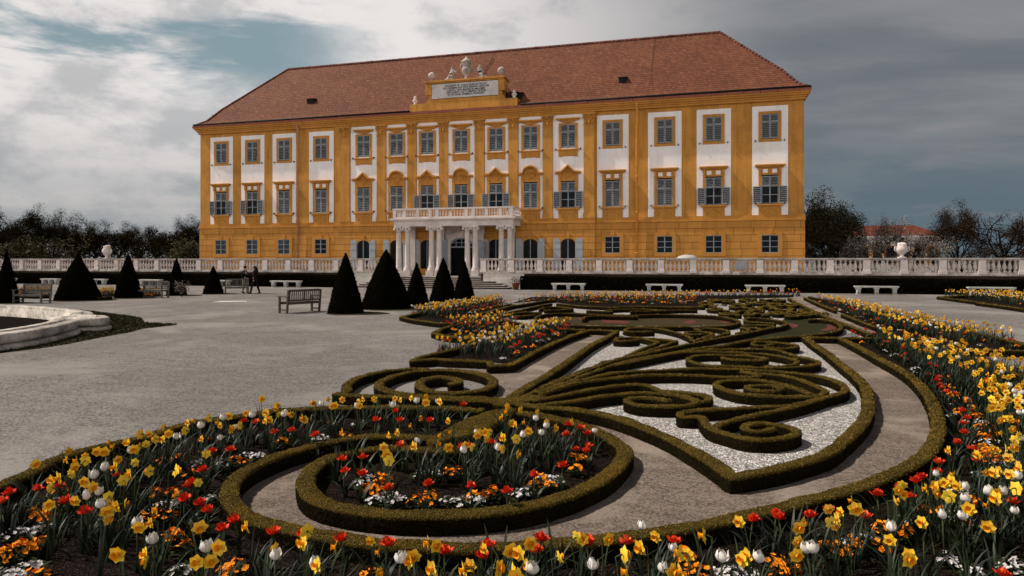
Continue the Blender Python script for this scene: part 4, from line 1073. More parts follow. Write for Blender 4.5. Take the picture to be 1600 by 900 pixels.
    m.ball((fx_, fy_, hz - .035 * k), .018 * k, 6, 5, 0, 1, 1, 1.4); m.build('nose', 'skin', T)
def build_furniture():
    for a, b, y, l in ((862, 915, 454.6, 'pale stone bench nearest the stairs on their right side'), (1009, 1067, 455.3, 'second pale stone bench to the right of the stairs'),
                    (1164, 1227, 456.3, 'third pale stone bench right of the stairs, at the far end of the parterre'), (1335, 1404, 458.2, 'fourth pale stone bench to the right of the stairs, in open gravel'),
                    (1512, 1586, 459.5, 'pale stone bench at the far right behind a flower bed'), (424, 470.5, 447.8, 'pale stone bench just left of the stairs, fully in view'),
                    (331, 360, 444, 'pale stone bench half hidden behind the wooden bench by the people'), (219, 252, 442.0, 'pale stone bench behind the farther left wooden bench'),
                    (130, 166, 440.5, 'pale stone bench between the broad and the slim yew cone'), (66, 92, 440.0, 'pale stone bench half hidden by the broad yew cone'), (8, 24, 439.5, 'pale stone bench half hidden at the left picture edge')):
        stone_bench(a, b, y, l, 45.35)
    p = gp(462, 489.0); r = np.array((CN, SN)); f = np.array((-SN, CN))
    d = r * .60 + f * .80; wooden_bench(p + np.array((*(r * .05 + f * .35), 0)), math.atan2(-d[1], -d[0]), 'dark wooden slatted bench seen from behind beside the slim tall yew cone')
    p = gp(45, 474); d = r * .97 + f * -.22; wooden_bench(p + np.array((*(f * .2), 0)), math.atan2(d[1], d[0]), 'grey wooden slatted bench behind the fountain at the far left', 'bench_wood_grey', 1.6)
    p = gp(235, 465.5); d = r * .97 + f * -.22; wooden_bench(p + np.array((*(f * .2), 0)), math.atan2(d[1], d[0]), 'grey wooden slatted bench between two yew cones, left of the smallest cone', 'bench_wood_grey', 1.6)
    p = gp(368, 459.5); d = r * -.93 + f * -.35; wooden_bench(p + np.array((*(f * .2), 0)), math.atan2(-d[1], -d[0]), 'dark wooden slatted bench behind the person in light trousers', 'bench_wood_grey', 1.3)
    person(382.5, 458.3, 1.68, 'person in dark jacket, light trousers and brown cap standing by a bench', False, YAW - .2)
    person(398.5, 459.0, 1.66, 'person with long dark hair, dark jacket and black trousers, walking', True, YAW + PI * .93)
    flower_pot(806, 452.8, .85, 'terracotta pot at the right foot of the stairs', True)
    flower_pot(501, 447.5, 1.1, 'terracotta pot with white flowers at the left foot of the stairs', True)
    m = MB(); a, b, c, d = gp(331, 473.4), gp(386, 472.2), gp(386, 471.0), gp(345, 471.4)
    v = [a, b, c, d]; v = [(q[0], q[1], 0) for q in v] + [(q[0], q[1], .03) for q in v]
    m.add(v, [(4, 5, 6, 7), (0, 1, 5, 4), (1, 2, 6, 5), (2, 3, 7, 6), (3, 0, 4, 7)]); tag(m.build('stone_slab', 'white_flat_stone'), 'thin flat white slab lying in the gravel left of the dark bench', 'slab')
def build_fountain():
    zt = .40
    A = [gp(x, y, zt)[:2] for x, y in ((20, 519), (70, 511.5), (108, 503.5), (119, 499.5), (112, 496.0))]
    B = [gp(x, y, zt)[:2] for x, y in ((122, 496.8), (158, 496.0), (168, 494.0), (163, 492.6))]
    Cc = [gp(x, y, zt)[:2] for x, y in ((142, 491.5), (143.5, 487.5), (128, 484.2), (90, 480.6), (40, 477.6), (0, 476.4))]
    F0 = [gp(x, y, zt)[:2] for x, y in ((-330, 530), (-250, 538), (-150, 536), (-60, 528))]
    back = [gp(x, y, zt)[:2] for x, y in ((-60, 475.5), (-130, 476.5), (-200, 479), (-270, 486), (-330, 500), (-360, 515))]
    pts = F0 + A + B + Cc + back
    loop = spline([np.array((*p, 0)) for p in pts + [pts[0]]], .12)[:, :2]
    n = len(loop); area = sum(loop[i, 0] * loop[(i + 1) % n, 1] - loop[(i + 1) % n, 0] * loop[i, 1] for i in range(n))
    if area < 0: loop = loop[::-1]
    ctr = loop.mean(0); T = thing('fountain_basin', 'low weathered stone fountain basin with a rounded lobed rim', 'fountain', (ctr[0], ctr[1], 0))
    d = np.roll(loop, -1, 0) - np.roll(loop, 1, 0); 
    for _ in range(4): d = (np.roll(d, 1, 0) + d + np.roll(d, -1, 0)) / 3
    d /= np.linalg.norm(d, axis=1)[:, None] + 1e-9; nr = np.stack([d[:, 1], -d[:, 0]], 1)          # outward
    prof_rim = [(-.10, .15), (0.0, .165), (.035, .19), (.05, .24), (.05, .32), (.03, .37), (-.02, .395), (-.06, .40), (-.26, .405), (-.265, .43), (-.275, .435), (-.50, .43), (-.53, .42), (-.54, .39), (-.54, .33), (-.60, .325), (-.60, -.35)]
    prof_base = [(.06, 0.0), (.10, .02), (.10, .09), (.02, .12), (-.06, .135), (-.12, .16)]
    for nm, prof in (('rim', prof_rim), ('plinth', prof_base)):
        k = len(prof); V = np.zeros((n, k, 3))
        for j, (o, z) in enumerate(prof): V[:, j, :2] = loop + nr * o; V[:, j, 2] = z
        V = V.reshape(-1, 3); V += (smooth_noise(V, 9.0)[:, None] * .006)
        Q = [[i * k + j, ((i + 1) % n) * k + j, ((i + 1) % n) * k + j + 1, i * k + j + 1] for i in range(n) for j in range(k - 1)]
        V = V - np.array((ctr[0], ctr[1], 0)); link(nm, quads_mesh(nm, V, Q, np.zeros(len(Q), int), ['fountain_stone'], np.ones(len(Q), bool)), T)
    inner = loop - nr * .61
    p = [Vector((q[0] - ctr[0], q[1] - ctr[1], .05)) for q in inner[::3]]; m = MB(); m.add([tuple(v) for v in p], [t for t in tessellate_polygon([p])])
    m.build('water', 'pool_water', T, True)
    g = [gp(x, y) for x, y in ((-400, 590), (-250, 575), (-100, 560), (0, 552), (60, 545), (110, 537), (160, 527), (205, 519), (222, 514), (276, 508), (275, 506.5), (226, 504.5), (222, 498), (205, 494), (176, 490.5), (140, 486), (60, 480), (0, 478), (-150, 477), (-300, 490), (-400, 520))]
    poly_sheet('grass_ring', g, .008, 'lawn')
    P = []
    gg = [q[:2] for q in g]
    scatter_grass(gg, 'grass', 'short dark grass around the fountain basin')
def in_poly(P, poly):
    poly = np.asarray(poly)[:, :2]; x, y = P[:, 0], P[:, 1]; r = np.zeros(len(P), bool); j = len(poly) - 1
    for i in range(len(poly)):
        xi, yi = poly[i]; xj, yj = poly[j]
        c = ((yi > y) != (yj > y)) & (x < (xj - xi) * (y - yi) / (yj - yi + 1e-12) + xi); r ^= c; j = i
    return r
def rand_in(poly, dens, md=0.0):
    poly = np.asarray([p[:2] for p in poly]); lo, hi = poly.min(0), poly.max(0); n = int((hi - lo).prod() * dens)
    P = lo + RNG.random((n, 2)) * (hi - lo); P = P[in_poly(P, poly)]
    if md > 0:
        cell = {}; keep = []
        for i, p in enumerate(P):
            k = (int(p[0] / md), int(p[1] / md)); ok = True
            for a in (-1, 0, 1):
                for b in (-1, 0, 1):
                    for q in cell.get((k[0] + a, k[1] + b), ()):
                        if np.hypot(*(P[q] - p)) < md: ok = False
            if ok: cell.setdefault(k, []).append(i); keep.append(i)
        P = P[keep]
    return P
def scatter_grass(poly, name, label):
    P = rand_in(poly, 260); P = P[P[:, 0] > -26]; n = len(P)
    a = RNG.uniform(0, 2 * PI, n); h = RNG.uniform(.02, .05, n); w = .018
    B = np.c_[P, np.full(n, .008)]; U = np.c_[np.cos(a), np.sin(a), np.zeros(n)] * w; Tt = np.c_[RNG.normal(size=(n, 2)) * .02, h]
    V = np.stack([B - U, B + U, B + U * .3 + Tt, B - U * .3 + Tt], 1).reshape(-1, 3)
    tag(link(name, quads_mesh(name, V, np.arange(4 * n).reshape(-1, 4), np.zeros(n, int), ['lawn'])), label, 'grass', None, 'stuff')

# ------------------------------------------------------------------ trees and the far building
def tree_meshes(hgt, rad, nleaf, lsize, leaf, seed, bare=0.0, trunk_h=.22, blossom=None, droop=0.0, spread=1.0, fill=0):
    """tapered trunk with limbs, and a crown of leaf clumps with gaps; local origin at the foot"""
    rs = np.random.default_rng(seed); m = MB(); tips = []
    def limb(p, d, L, r, lev):
        pts = [p]; q = np.array(p); dd = np.array(d)
        for i in range(4):
            dd = dd + rs.normal(size=3) * .16 + np.array((0, 0, .05 - droop * .1)); dd /= np.linalg.norm(dd); q = q + dd * L / 4; pts.append(q.copy())
        m.tube(pts, [r, r * .85, r * .7, r * .55, r * .4], 5 if lev else 7, 0, False)
        if lev >= 3: tips.append(pts[-1]); tips.append(pts[2]); return
        if lev == 2: tips.append(pts[-1])
        for i in range(4 if lev == 0 else 3 + (rs.random() < .5)):
            a = rs.uniform(0, 2 * PI); sd = np.cross(dd, (math.cos(a), math.sin(a), .3)); sd /= np.linalg.norm(sd) + 1e-9
            t = rs.integers(2, 5); nd = dd * .55 + sd * rs.uniform(.6, 1.0) * spread; nd /= np.linalg.norm(nd)
            limb(pts[t], nd, L * rs.uniform(.6, .85), r * .5, lev + 1)
    th = hgt * trunk_h; m.tube([(0, 0, 0), (0.03 * hgt * rs.normal(), 0, th * .6), (.02 * hgt * rs.normal(), .02 * hgt * rs.normal(), th)], [hgt * .032, hgt * .024, hgt * .021], 8)
    top = np.array(m.v[-1])
    top = np.mean(np.array(m.v[-8:]), 0)
    for i in range(6):
        a = 2 * PI * i / 6 + rs.uniform(-.4, .4); e = rs.uniform(.45, 1.3)
        limb(top, (math.cos(a) * spread, math.sin(a) * spread, e), hgt * rs.uniform(.26, .36), hgt * .014, 1)
    limb(top, (rs.normal() * .1, rs.normal() * .1, 1), hgt * .36, hgt * .016, 1)
    tips = np.array(tips); sc = np.array((rad / max(np.percentile(np.hypot(tips[:, 0], tips[:, 1]), 92), .1),) * 2 + (1,))
    V = np.array(m.v); blend = np.clip((V[:, 2] - th * .8) / (hgt * .2), 0, 1)[:, None]; V = V * (1 - blend) + V * sc * blend
    top_z = np.percentile(tips[:, 2], 97); zs = (hgt * .95 - th) / (top_z - th)
    def zf(z): return np.where(z > th, th + (z - th) * zs, z)
    V[:, 2] = zf(V[:, 2]); m.v = [tuple(v) for v in V]
    tips = tips * sc; tips[:, 2] = zf(tips[:, 2])
    w = rs.random(len(tips)) ** (1 + bare * 3); w /= w.sum(); idx = rs.choice(len(tips), nleaf, p=w)
    off = rs.normal(size=(nleaf, 3)); off *= 1.75 * rs.random((nleaf, 1)) ** .55 / (np.linalg.norm(off, axis=1)[:, None] + 1e-9); P = tips[idx] + off * np.array((.082, .082, .07)) * hgt * (1 - bare * .5); P = P[P[:, 2] > th * .5]
    if fill:                                     # inner foliage of a close crown, broken into clumps
        q = rs.normal(size=(fill, 3)); q /= np.linalg.norm(q, axis=1)[:, None]; q *= (rs.random(fill) ** .45)[:, None]
        q = q * np.array((rad * .92, rad * .92, hgt * .44)) + np.array((0, 0, hgt * .48)); q = q[(smooth_noise(q, 3.2 / max(rad * .4, .6), seed * 1.3) > -.22) & (q[:, 2] > .1)]; P = np.vstack([P, q])
    n = len(P); A = rs.normal(size=(n, 3)); A[:, 2] += .7; A /= np.linalg.norm(A, axis=1)[:, None]; B = rs.normal(size=(n, 3)); U = np.cross(A, B); U /= np.linalg.norm(U, axis=1)[:, None] + 1e-9; W = np.cross(A, U)
    s = (lsize * rs.uniform(.5, 1.4, n))[:, None]
    VV = np.stack([P - U * s * .5, P + W * s * .3, P + U * s * .5, P - W * s * .3], 1).reshape(-1, 3); Q = np.arange(4 * n).reshape(-1, 4)
    mi = (rs.random(n) < blossom).astype(int) if blossom else np.zeros(n, int)
    me = quads_mesh('crown', VV, Q, mi, [leaf, 'white_blossom'] if blossom else [leaf])
    tm = m.build('trunk', 'bark'); tme = tm.data; bpy.data.objects.remove(tm)
    return tme, me
def put_tree(meshes, x, y, z, label, group, rz, s=(1, 1, 1), cat='tree', name='tree'):
    T = thing(name, label, cat, (x, y, z), rz, group); T.scale = s
    link('trunk', meshes[0], T); link('crown', meshes[1], T); return T
def build_trees():
    protos = [tree_meshes(10.0, 4.6, 30000, .14, 'wood_leaf', 11, .25, fill=9000), tree_meshes(10.0, 4.0, 26000, .13, 'wood_leaf', 12, .5, .28, fill=7000), tree_meshes(9.0, 4.6, 32000, .14, 'wood_leaf', 13, .15, fill=12000), tree_meshes(10.0, 3.8, 22000, .12, 'wood_leaf', 14, .7, .25, fill=4000)]
    row = [(-30, 336, 78), (14, 335, 84), (52, 329, 80), (88, 336, 84), (118, 345, 92), (146, 347, 88), (186, 356, 90), (214, 353, 98), (240, 350, 92), (268, 352, 88), (292, 349, 84), (311, 346, 92), (330, 344, 90), (-70, 332, 82)]
    nm = ['first', 'second', 'third', 'fourth', 'fifth', 'sixth', 'seventh', 'eighth', 'ninth', 'tenth', 'eleventh', 'twelfth', 'thirteenth', 'fourteenth']
    order = sorted(range(len(row)), key=lambda i: row[i][0])
    for rank, i in enumerate(order):
        px, top, y = row[i]; x = fx(px, y); ht = fz(px, top + 3, y) - TZ; k = (i * 7 + 3) % 4; b = 10.0 if k != 2 else 9.0
        put_tree(protos[k], x, y, TZ, 'dark tree in the wood left of the palace, %s from the left' % nm[rank], 'trees of the dark wood on the left', i * 1.9, (ht / b * RNG.uniform(.85, 1.1), ht / b, ht / b * 1.02))
    und = tree_meshes(4.5, 3.6, 3000, .26, 'green_leaf', 17, .0, .08)
    for i, (px, top, y, l) in enumerate(((25, 374, 70, 'low green bush tree at the edge of the wood, leftmost'), (60, 372, 72, 'low green bush tree at the edge of the wood, second from left'), (305, 372, 78, 'low green bush tree at the edge of the wood beside the palace corner'))):
        x = fx(px, y); ht = fz(px, top, y) - TZ; put_tree(und, x, y, TZ, l, 'green bushes before the wood', i * 2.1, (ht / 4.5 * 1.2, ht / 4.5 * 1.2, ht / 4.5), 'tree', 'bush_tree')
    # undergrowth closing the wood at the bottom
    P = np.c_[RNG.uniform(-150, -42, 22000), RNG.uniform(78, 104, 22000), TZ + RNG.random(22000) ** 1.4 * 5.6]
    V, Q = leaf_quads(P, RNG.normal(size=P.shape), np.full(len(P), .42)); tag(link('undergrowth', quads_mesh('undergrowth', V, Q, np.zeros(len(Q), int), ['wood_leaf'])), 'dark undergrowth between the trees of the wood', 'undergrowth', None, 'stuff')
    # right of the palace
    y = 66; x = fx(1297, y); ht = fz(1297, 314, y) - TZ
    t = tree_meshes(ht, 3.2, 34000, .13, 'green_leaf', 31, .0, .10, fill=42000); put_tree(t, x, y, TZ, 'large dense dark green tree beside the right corner of the palace', None, .4)
    y = 62; x = fx(1386, y); ht = fz(1386, 343, y) - TZ; t = tree_meshes(ht, 1.75, 6000, .115, 'blossom_leaf', 32, .3, .2, .45); put_tree(t, x, y, TZ, 'small white-blossoming tree behind the right stone vase', None, 1.0)
    y = 64; x = fx(1429, y); ht = fz(1429, 364, y) - TZ; t = tree_meshes(ht, 1.0, 1500, .11, 'blossom_leaf', 33, .45, .4, .35); put_tree(t, x, y, TZ, 'smallest thin tree between the white vase and the brown trees', None, 2.0)
    y = 61; x = fx(1503, y); ht = fz(1503, 326, y) - TZ; t = tree_meshes(ht, 2.3, 22000, .085, 'brown_leaf', 34, .45, .2); put_tree(t, x, y, TZ, 'spreading brown-leaved tree right of the white vase', None, 0.3)
    y = 60; x = fx(1566, y); ht = fz(1566, 331, y) - TZ; t = tree_meshes(ht, 3.0, 11000, .08, 'brown_leaf', 36, .7, .22, None, .3); put_tree(t, x, y, TZ, 'thin half-bare brown tree near the right picture edge', None, 2.2)
    y = 63; x = fx(1618, y); ht = fz(1618, 340, y) - TZ; t = tree_meshes(ht, 2.6, 14000, .085, 'brown_leaf', 37, .5, .22); put_tree(t, x, y, TZ, 'brown tree cut off by the right picture edge', None, 1.2)
    for i, (px, top, l) in enumerate(((1345, 366, 'low blossoming shrub left of the small white-blossoming tree'), (1462, 378, 'low pale blossoming shrub under the spreading brown tree'), (1530, 384, 'low brown shrub between the two brown trees'), (1582, 382, 'low brown shrub under the half-bare tree'))):
        y = 58.5; x = fx(px, y); ht = fz(px, top, y) - TZ; t = tree_meshes(ht, 1.35, 3200, .10, 'blossom_leaf' if i < 2 else 'brown_leaf', 40 + i, .1, .08, .25 if i < 2 else None); put_tree(t, x, y, TZ, l, None, i, (1, 1, 1), 'shrub', 'shrub')
def build_orangery():
    y = 118; xa, xb = fx(1318, y), fx(1470, y); ze, zr = fz(1400, 371, y), fz(1400, 350, y)
    T = thing('orangery', 'long low white building with a red hip roof behind the trees at right', 'building', ((xa + xb) / 2, y, TZ))
    m = MB(); m.box(xa, xb, y, y + 9, TZ, ze); m.build('wall', 'cream_plaster', T)
    m = MB(); m.box(xa - .3, xb + .3, y - .3, y + 9.3, ze, ze + .3); m.build('cornice', 'white_plaster', T)
    m = MB(); e = .5; v = [(xa - e, y - e, ze + .3), (xb + e, y - e, ze + .3), (xb + e, y + 9 + e, ze + .3), (xa - e, y + 9 + e, ze + .3), (xa + 1.2, y + 4.5, zr), (xb - 2.5, y + 4.5, zr)]
    m.add(v, [(0, 1, 5, 4), (2, 3, 4, 5), (1, 2, 5), (3, 0, 4)]); m.build('roof', 'orangery_roof', T)
    n = 7
    for k in range(n):
        x = xa + (xb - xa) * (k + .5) / n; m = MB(); m.box(x - .8, x + .8, y - .05, y - .001, TZ + .6, ze - 1.3); w = m.build('window', 'ochre_trim', T)
        m = MB(); m.box(x - .6, x + .6, y - .06, y - .051, TZ + .8, ze - 1.5); m.build('pane', 'window_glass', w)
def build_wall_hedges():
    for a, b, l in ((-12.35, 24.0, 'long dark clipped hedge below the right balustrade'), (-74.0, -26.6, 'long dark clipped hedge below the left balustrade')):
        hedge('clipped_hedge', l, [(a, 46.9), ((a + b) / 2, 46.9), (b, 46.9)], 1.15, .93, 'dark_hedge_leaf', 'hedge', None, None, .35, 1.0, .075, 0, 'yew_core')
# ------------------------------------------------------------------ parterre: gravel, beds, box hedges
HH = 0.15
def G0(pts, z=0.0): return [None if p is None else gp(p[0], p[1], z) for p in pts]
N_ = None
OUTER = [(705, 684), (667, 682), (600, 680), (550, 683), (500, 692), (450, 706), (413, 720), (385, 734), (364, 752), (358, 771), (366, 788), (385, 802), (415, 814), (450, 822), (517, 836), (583, 846), (650, 851), (733, 855), (820, 852), (900, 846), (980, 836), (1070, 823), (1135, 811), (1220, 792), (1270, 777), (1345, 758), (1405, 734), (1444, 710), (1462, 684), (1466, 660), (1457, 628), (1437, 600), (1412, 580), (1375, 560), (1340, 541), (1313, 528)]
LEFTLINE = [(-120, 800), (-60, 777), (0, 757), (45, 739), (90, 715), (155, 697), (225, 682), (288, 662), (340, 653), (390, 647), (433, 640), (500, 637), (600, 635), (700, 637), (756, 640)]
RING = [(724, 703), (680, 702), (640, 699), (600, 698), (560, 703), (526, 710), (500, 722), (482, 738), (478, 755), (487, 772), (510, 784), (550, 793), (600, 799), (667, 802), (733, 800), (800, 793), (867, 778), (917, 759), (950, 740), (972, 718), (976, 700), (952, 682), (920, 667), (884, 656), (845, 648), (815, 644), (785, 643)]
BORDER = [(800, 628), (845, 635), (890, 638), (935, 645), (980, 657), (1040, 680), (1085, 704), (1130, 732), (1142, 743), N_, (1175, 738), (1220, 729), (1285, 710), (1315, 690), (1345, 662), (1356, 640), (1356, 620), (1353, 605), (1342, 591), (1327, 578), (1309, 564), (1290, 549), (1272, 537), (1259, 527)]
HEDGES = [
 # (points in photograph pixels along the hedge's top, label, width factor)
 (LEFTLINE, 'curving box hedge along the left edge of the front flower bed, against open gravel', 1.0),
 (OUTER, 'longest box hedge, sweeping round the gravel path behind the front flowers', 1.0),
 (RING, 'box hedge ring around the round tulip and daffodil bed in front', 1.1),
 (BORDER, 'box hedge with a pointed front corner bordering the white gravel', 1.0),
 ([(797, 621), (825, 603), (852, 587), (885, 566), (922, 540), (945, 528), (964, 517), N_, (940, 515.5), (918, 515)], 'straight box hedge along the right side of the left gravel strip', 1.0),
 ([(918, 516), (885, 527), (855, 540), (825, 555), (798, 569.5), N_, (782, 570), (768, 571), N_, (765, 564.5), N_, (740, 563), (700, 561.5), (682, 560), (662, 561.5), (643, 563), N_, (660, 556), (700, 547), (748, 535)], 'zigzag box hedge enclosing the nearest of the three left flower beds', 0.95),
 ([(918, 515), (885, 514), (845, 513.5)], 'short low box hedge along the far end of the nearest left flower bed', 0.9),
 ([(750, 528.5), (700, 525), (678, 519.5), N_, (697, 511), (738, 501)], 'pointed box hedge around the middle of the three left flower beds', 0.95),
 ([(806, 476), (750, 490), (725, 500), N_, (695, 504.5), (650, 499.5), (627, 494.5), N_, (660, 487), (705, 478), (760, 469)], 'pointed box hedge around the farthest of the three left flower beds', 0.95),
 ([(752, 494), (785, 499), (806, 503.5), (818, 505)], 'short box hedge between the left flower beds and the oval lawn', 0.9),
 ([(757, 496), (790, 489), (830, 480), (849, 476), (862, 474)], 'thin straight box hedge left of the far white gravel', 0.9),
 ([(806, 477), (836, 472), (855, 469), (868, 468.5)], 'thin straight box hedge by the far left flower row', 0.9),
 ([(794, 624), (733, 621), (680, 619), (640, 616), (610, 611), (592, 601), (612, 587.5), (650, 579), (700, 577), (745, 582), (770, 592), (765, 604), (735, 611), (700, 612.5), (668, 609), (655, 600), (666, 592), (690, 589), (712, 592), (717, 597), (702, 599)], 'spiral box hedge on plain gravel to the left of the fan of hedges', 0.95),
 ([(795, 627), (733, 624), (650, 620), (567, 617), (526, 614), N_, (542, 610), (543, 600), (562, 588), (600, 579), (645, 575), (668, 576)], 'box hedge curling round the outside of the left gravel spiral', 0.95),
 ([(818, 619), (837, 611), (852, 603), (864, 596), (885, 588.5), (907, 579.5), (930, 572), (945, 564.5), (967, 560.5), (990, 551), (1009, 542), (1029, 534.5), N_, (1005, 528), (985, 526.5), (966, 528), (962, 531.5), (978, 532.5), (998, 530.5)], 'uppermost hedge of the fan, ending in a small hooked scroll', 0.8),
 ([(960, 563), (990, 555), (1012, 548), (1035, 540), (1058, 532), N_, (1035, 529.5), (1006, 527.5)], 'short fan hedge with a sharp tip behind the small hooked scroll', 0.75),
 ([(852, 604), (907, 582), (960, 562.5), (1000, 554), (1020, 549), (1050, 542), (1080, 536), (1110, 530), (1155, 522), (1200, 513), (1219, 510), (1231, 506), N_, (1227, 502.5), (1212, 499.5), (1190, 496.5), (1170, 496.5), (1164, 499.5), (1172, 502.5), (1195, 503.5), (1212, 505)], 'long fan hedge running to the green lawn and curling back', 0.8),
 ([(864, 605), (915, 585), (960, 569), (1005, 558.5), (1050, 551), (1087, 545), (1125, 540), (1170, 532), (1200, 529), (1230, 526), (1246, 525.5)], 'fan hedge along the front of the red-edged green lawn', 0.8),
 ([(960, 570), (1010, 560), (1065, 550), (1110, 549), (1136, 549.5), (1170, 551), (1200, 553), (1230, 558), (1245, 563), (1243, 567), (1230, 570.5), (1195, 571.5)], 'fan hedge ending in the inner loop of the upper double scroll', 0.8),
 ([(1065, 549), (1100, 546.5), (1140, 545.5), (1185, 544.5), (1212, 546), (1224, 549), (1245, 555.5), (1267, 560), (1279, 564.5), (1275, 569), (1252, 572), (1222, 573), (1185, 573), (1140, 571.3), (1110, 570.5), (1088, 566.5), (1076, 561.5), (1079, 557), (1092, 554), (1115, 553.5), (1140, 554), (1170, 555), (1191, 558), (1198, 561), (1183, 562.5), (1155, 561.8), (1137, 560), (1129, 557.5)], 'upper double scroll hedge with an oval inner ring', 0.85),
 ([(1194, 542), (1215, 543.5), (1233, 543.5), (1245, 541.5), (1244, 538.5), (1230, 536), (1207, 534), (1187, 533.5), (1176, 535.5), (1178, 538.5), (1192, 539), (1208, 537)], 'smallest closed scroll hedge near the right corner of the white gravel', 0.8),
 ([(837, 613), (880, 600), (920, 590), (960, 582), (1005, 578), (1050, 576), (1095, 575), (1140, 575.2), (1170, 576.5), (1215, 579), (1260, 584), (1290, 589), (1312, 597), (1321, 605), (1318, 611.5), (1303, 616), (1282, 621), (1262, 627), (1230, 632), (1185, 634.5), (1120, 638), (1080, 641), (1063, 645), (1066, 650), N_, (1083, 650), (1096, 651), (1102, 659), (1113, 669), (1135, 675.5), (1165, 683.5), (1204, 685), (1236, 680), (1245, 672.5), (1228, 664.5), (1195, 660), (1169, 662.5), (1164, 668), (1180, 672), (1200, 671), (1208, 668.5)], 'long fan hedge wrapping the right side and ending in the front scroll', 0.95),
 ([(1282, 622), (1240, 634), (1180, 647), (1150, 654), (1128, 660), (1114, 669)], 'straight slanting hedge behind the front scroll', 0.95),
 ([(845, 616), (890, 601), (930, 594), (960, 590.5), (1005, 586), (1050, 585), (1095, 586), (1140, 588.5), (1170, 588.8), (1187, 587), N_, (1177, 583.3), (1158, 580)], 'fan hedge ending in a hooked tip in the middle of the white gravel', 0.85),
 ([(1160, 580.5), (1207, 584), (1237, 588.5), (1260, 596), (1278, 603.5), (1291, 610), (1276, 618)], 'hedge curving inside the right edge of the lower double scroll', 0.9),
 ([(1276, 618), (1250, 619.3), (1224, 619), (1170, 616), (1142, 611), (1125, 605), (1119, 599.5), (1126, 595), (1147, 593), (1172, 593), (1200, 595), (1222, 600), (1245, 606.5), (1268, 615)], 'lower double scroll hedge, outer ring', 0.95),
 ([(1218, 610), (1190, 610), (1171, 607.5), (1167, 604.5), (1177, 602), (1200, 601.3), (1217, 603.5), (1223, 606.5)], 'small oval hedge ring inside the lower double scroll', 0.85),
 ([(832, 625), (870, 618.5), (915, 609.5), (952, 603.5), (985, 600), (1010, 600.5), (1022, 604.5), N_, (1032, 608.5), (1067, 611.5), (1097, 616), (1108, 621), (1102, 625.5), (1090, 626.5)], 'fan hedge with a stepped end wrapping the near left scroll', 0.95),
 ([(840, 633), (870, 629), (900, 625.5), (930, 620), (967, 615.5), (1007, 612.5), (1045, 615), (1075, 620.5), (1089, 626.5), (1076, 632), (1045, 634), (1007, 632.8), (985, 628.5), (980, 624), (992, 621), (1015, 621), (1037, 623.5), (1046, 626)], 'lowest fan hedge curling into the near left scroll', 0.95),
 ([(1080, 531.5), (1079, 527), (1065, 521), (1046, 516), (1025, 512.5), (1000, 511.5), (984, 512.3), (976, 515.3), (990, 517.8), (1022, 517)], 'curling hedge in front of the oval lawn', 0.8),
 ([(1087, 531), (1102, 526), (1115, 521.5), (1096, 517.5), (1082, 517.5), (1071, 519), (1082, 522), (1096, 521.5)], 'small looped hedge behind the fan, left of the green lawn', 0.75),
 ([(1100, 529), (1127, 523), (1139, 518), (1128, 514), (1104, 512), (1086, 512.5), (1095, 515.5)], 'curved hedge before the right end of the oval lawn', 0.75),
 ([(1150, 520), (1167, 517), (1170, 514), (1158, 511), N_, (1180, 511.5), (1188, 514), (1183, 517)], 'short hooked hedge left of the green lawn', 0.75),
 ([(1160, 507.5), (1190, 507.3), (1206, 508.5), (1211, 511)], 'short straight hedge left of the green lawn tip', 0.75),
 ([(1264, 498.5), (1281, 498.5), (1300, 501), (1312, 507), (1314, 513), (1304, 517.5), (1288, 520.5), (1267, 523.2), (1246, 525.5)], 'curved hedge around the right end of the green lawn', 0.85),
 ([(980, 509.3), (930, 508.8), (892, 507.5), (867, 506), (849, 503), (838, 499), (838, 495), (850, 491), (875, 489), (905, 489.5), (942, 491.5), (980, 492), (1030, 491), (1080, 491.5), (1115, 493), (1133, 495.5), (1150, 499), (1155, 502.5), (1147, 506.5), (1124, 509), (1080, 509.8), (1030, 510), (980, 509.3)], 'oval box hedge around the brown lawn', 0.85),
 ([(912, 498), (914, 495.3), (928, 493.6), (960, 493.6), (997, 494.3)], 'straight hedge inside the oval brown lawn', 0.8),
 ([(846, 488), (824, 487), (805, 488.8), (797, 491.5), (812, 493.5), (838, 491.5)], 'long narrow looped hedge left of the oval lawn', 0.75),
 ([(843, 482.5), (855, 479.5), (872, 479), (895, 482), (875, 484), (850, 484)], 'small wavy hedge beyond the oval lawn', 0.75),
 ([(917, 484.5), (935, 485.8), (958, 486.8), (946, 485.6), (952, 483.5), (980, 482.6), (1022, 483.2), (1020, 485.5), (985, 486)], 'long thin hooked hedge beyond the oval lawn', 0.75),
 ([(1023, 485.5), (1060, 484), (1090, 484)], 'thin straight hedge beside a small red patch beyond the oval lawn', 0.75),
 ([(1232, 465.5), (1262, 481), (1300, 498), (1330, 509.5), (1362, 522.5)], 'straight hedge along the left side of the far right gravel strip', 0.95),
 ([(1257, 464.5), (1283, 476), (1306, 484.5)], 'far short hedge along the right side of the far right gravel strip', 0.95),
 ([(1316, 490.5), (1350, 503.5), (1386, 515.5)], 'near short hedge along the right side of the far right gravel strip', 0.95),
 ([(1261, 526.8), (1310, 527.8), (1345, 528), (1378, 527.5)], 'low cross hedge closing the right gravel path', 0.85),
 ([(1474, 545.5), (1504, 554.5), (1531, 563), (1570, 576.5), (1605, 588), (1680, 612), (1780, 650)], 'hedge along the far side of the right flower bed, running out of the picture', 0.95),
 ([(1476, 544.5), (1510, 545.3), (1560, 546.5), (1640, 548)], 'level dark hedge between the two right flower beds at the picture edge', 0.95),
 ([(1264, 463), (1330, 476), (1400, 492), (1470, 508), (1540, 523), (1600, 537), (1660, 550)], 'hedge along the gravel side of the far right daffodil bed', 0.9),
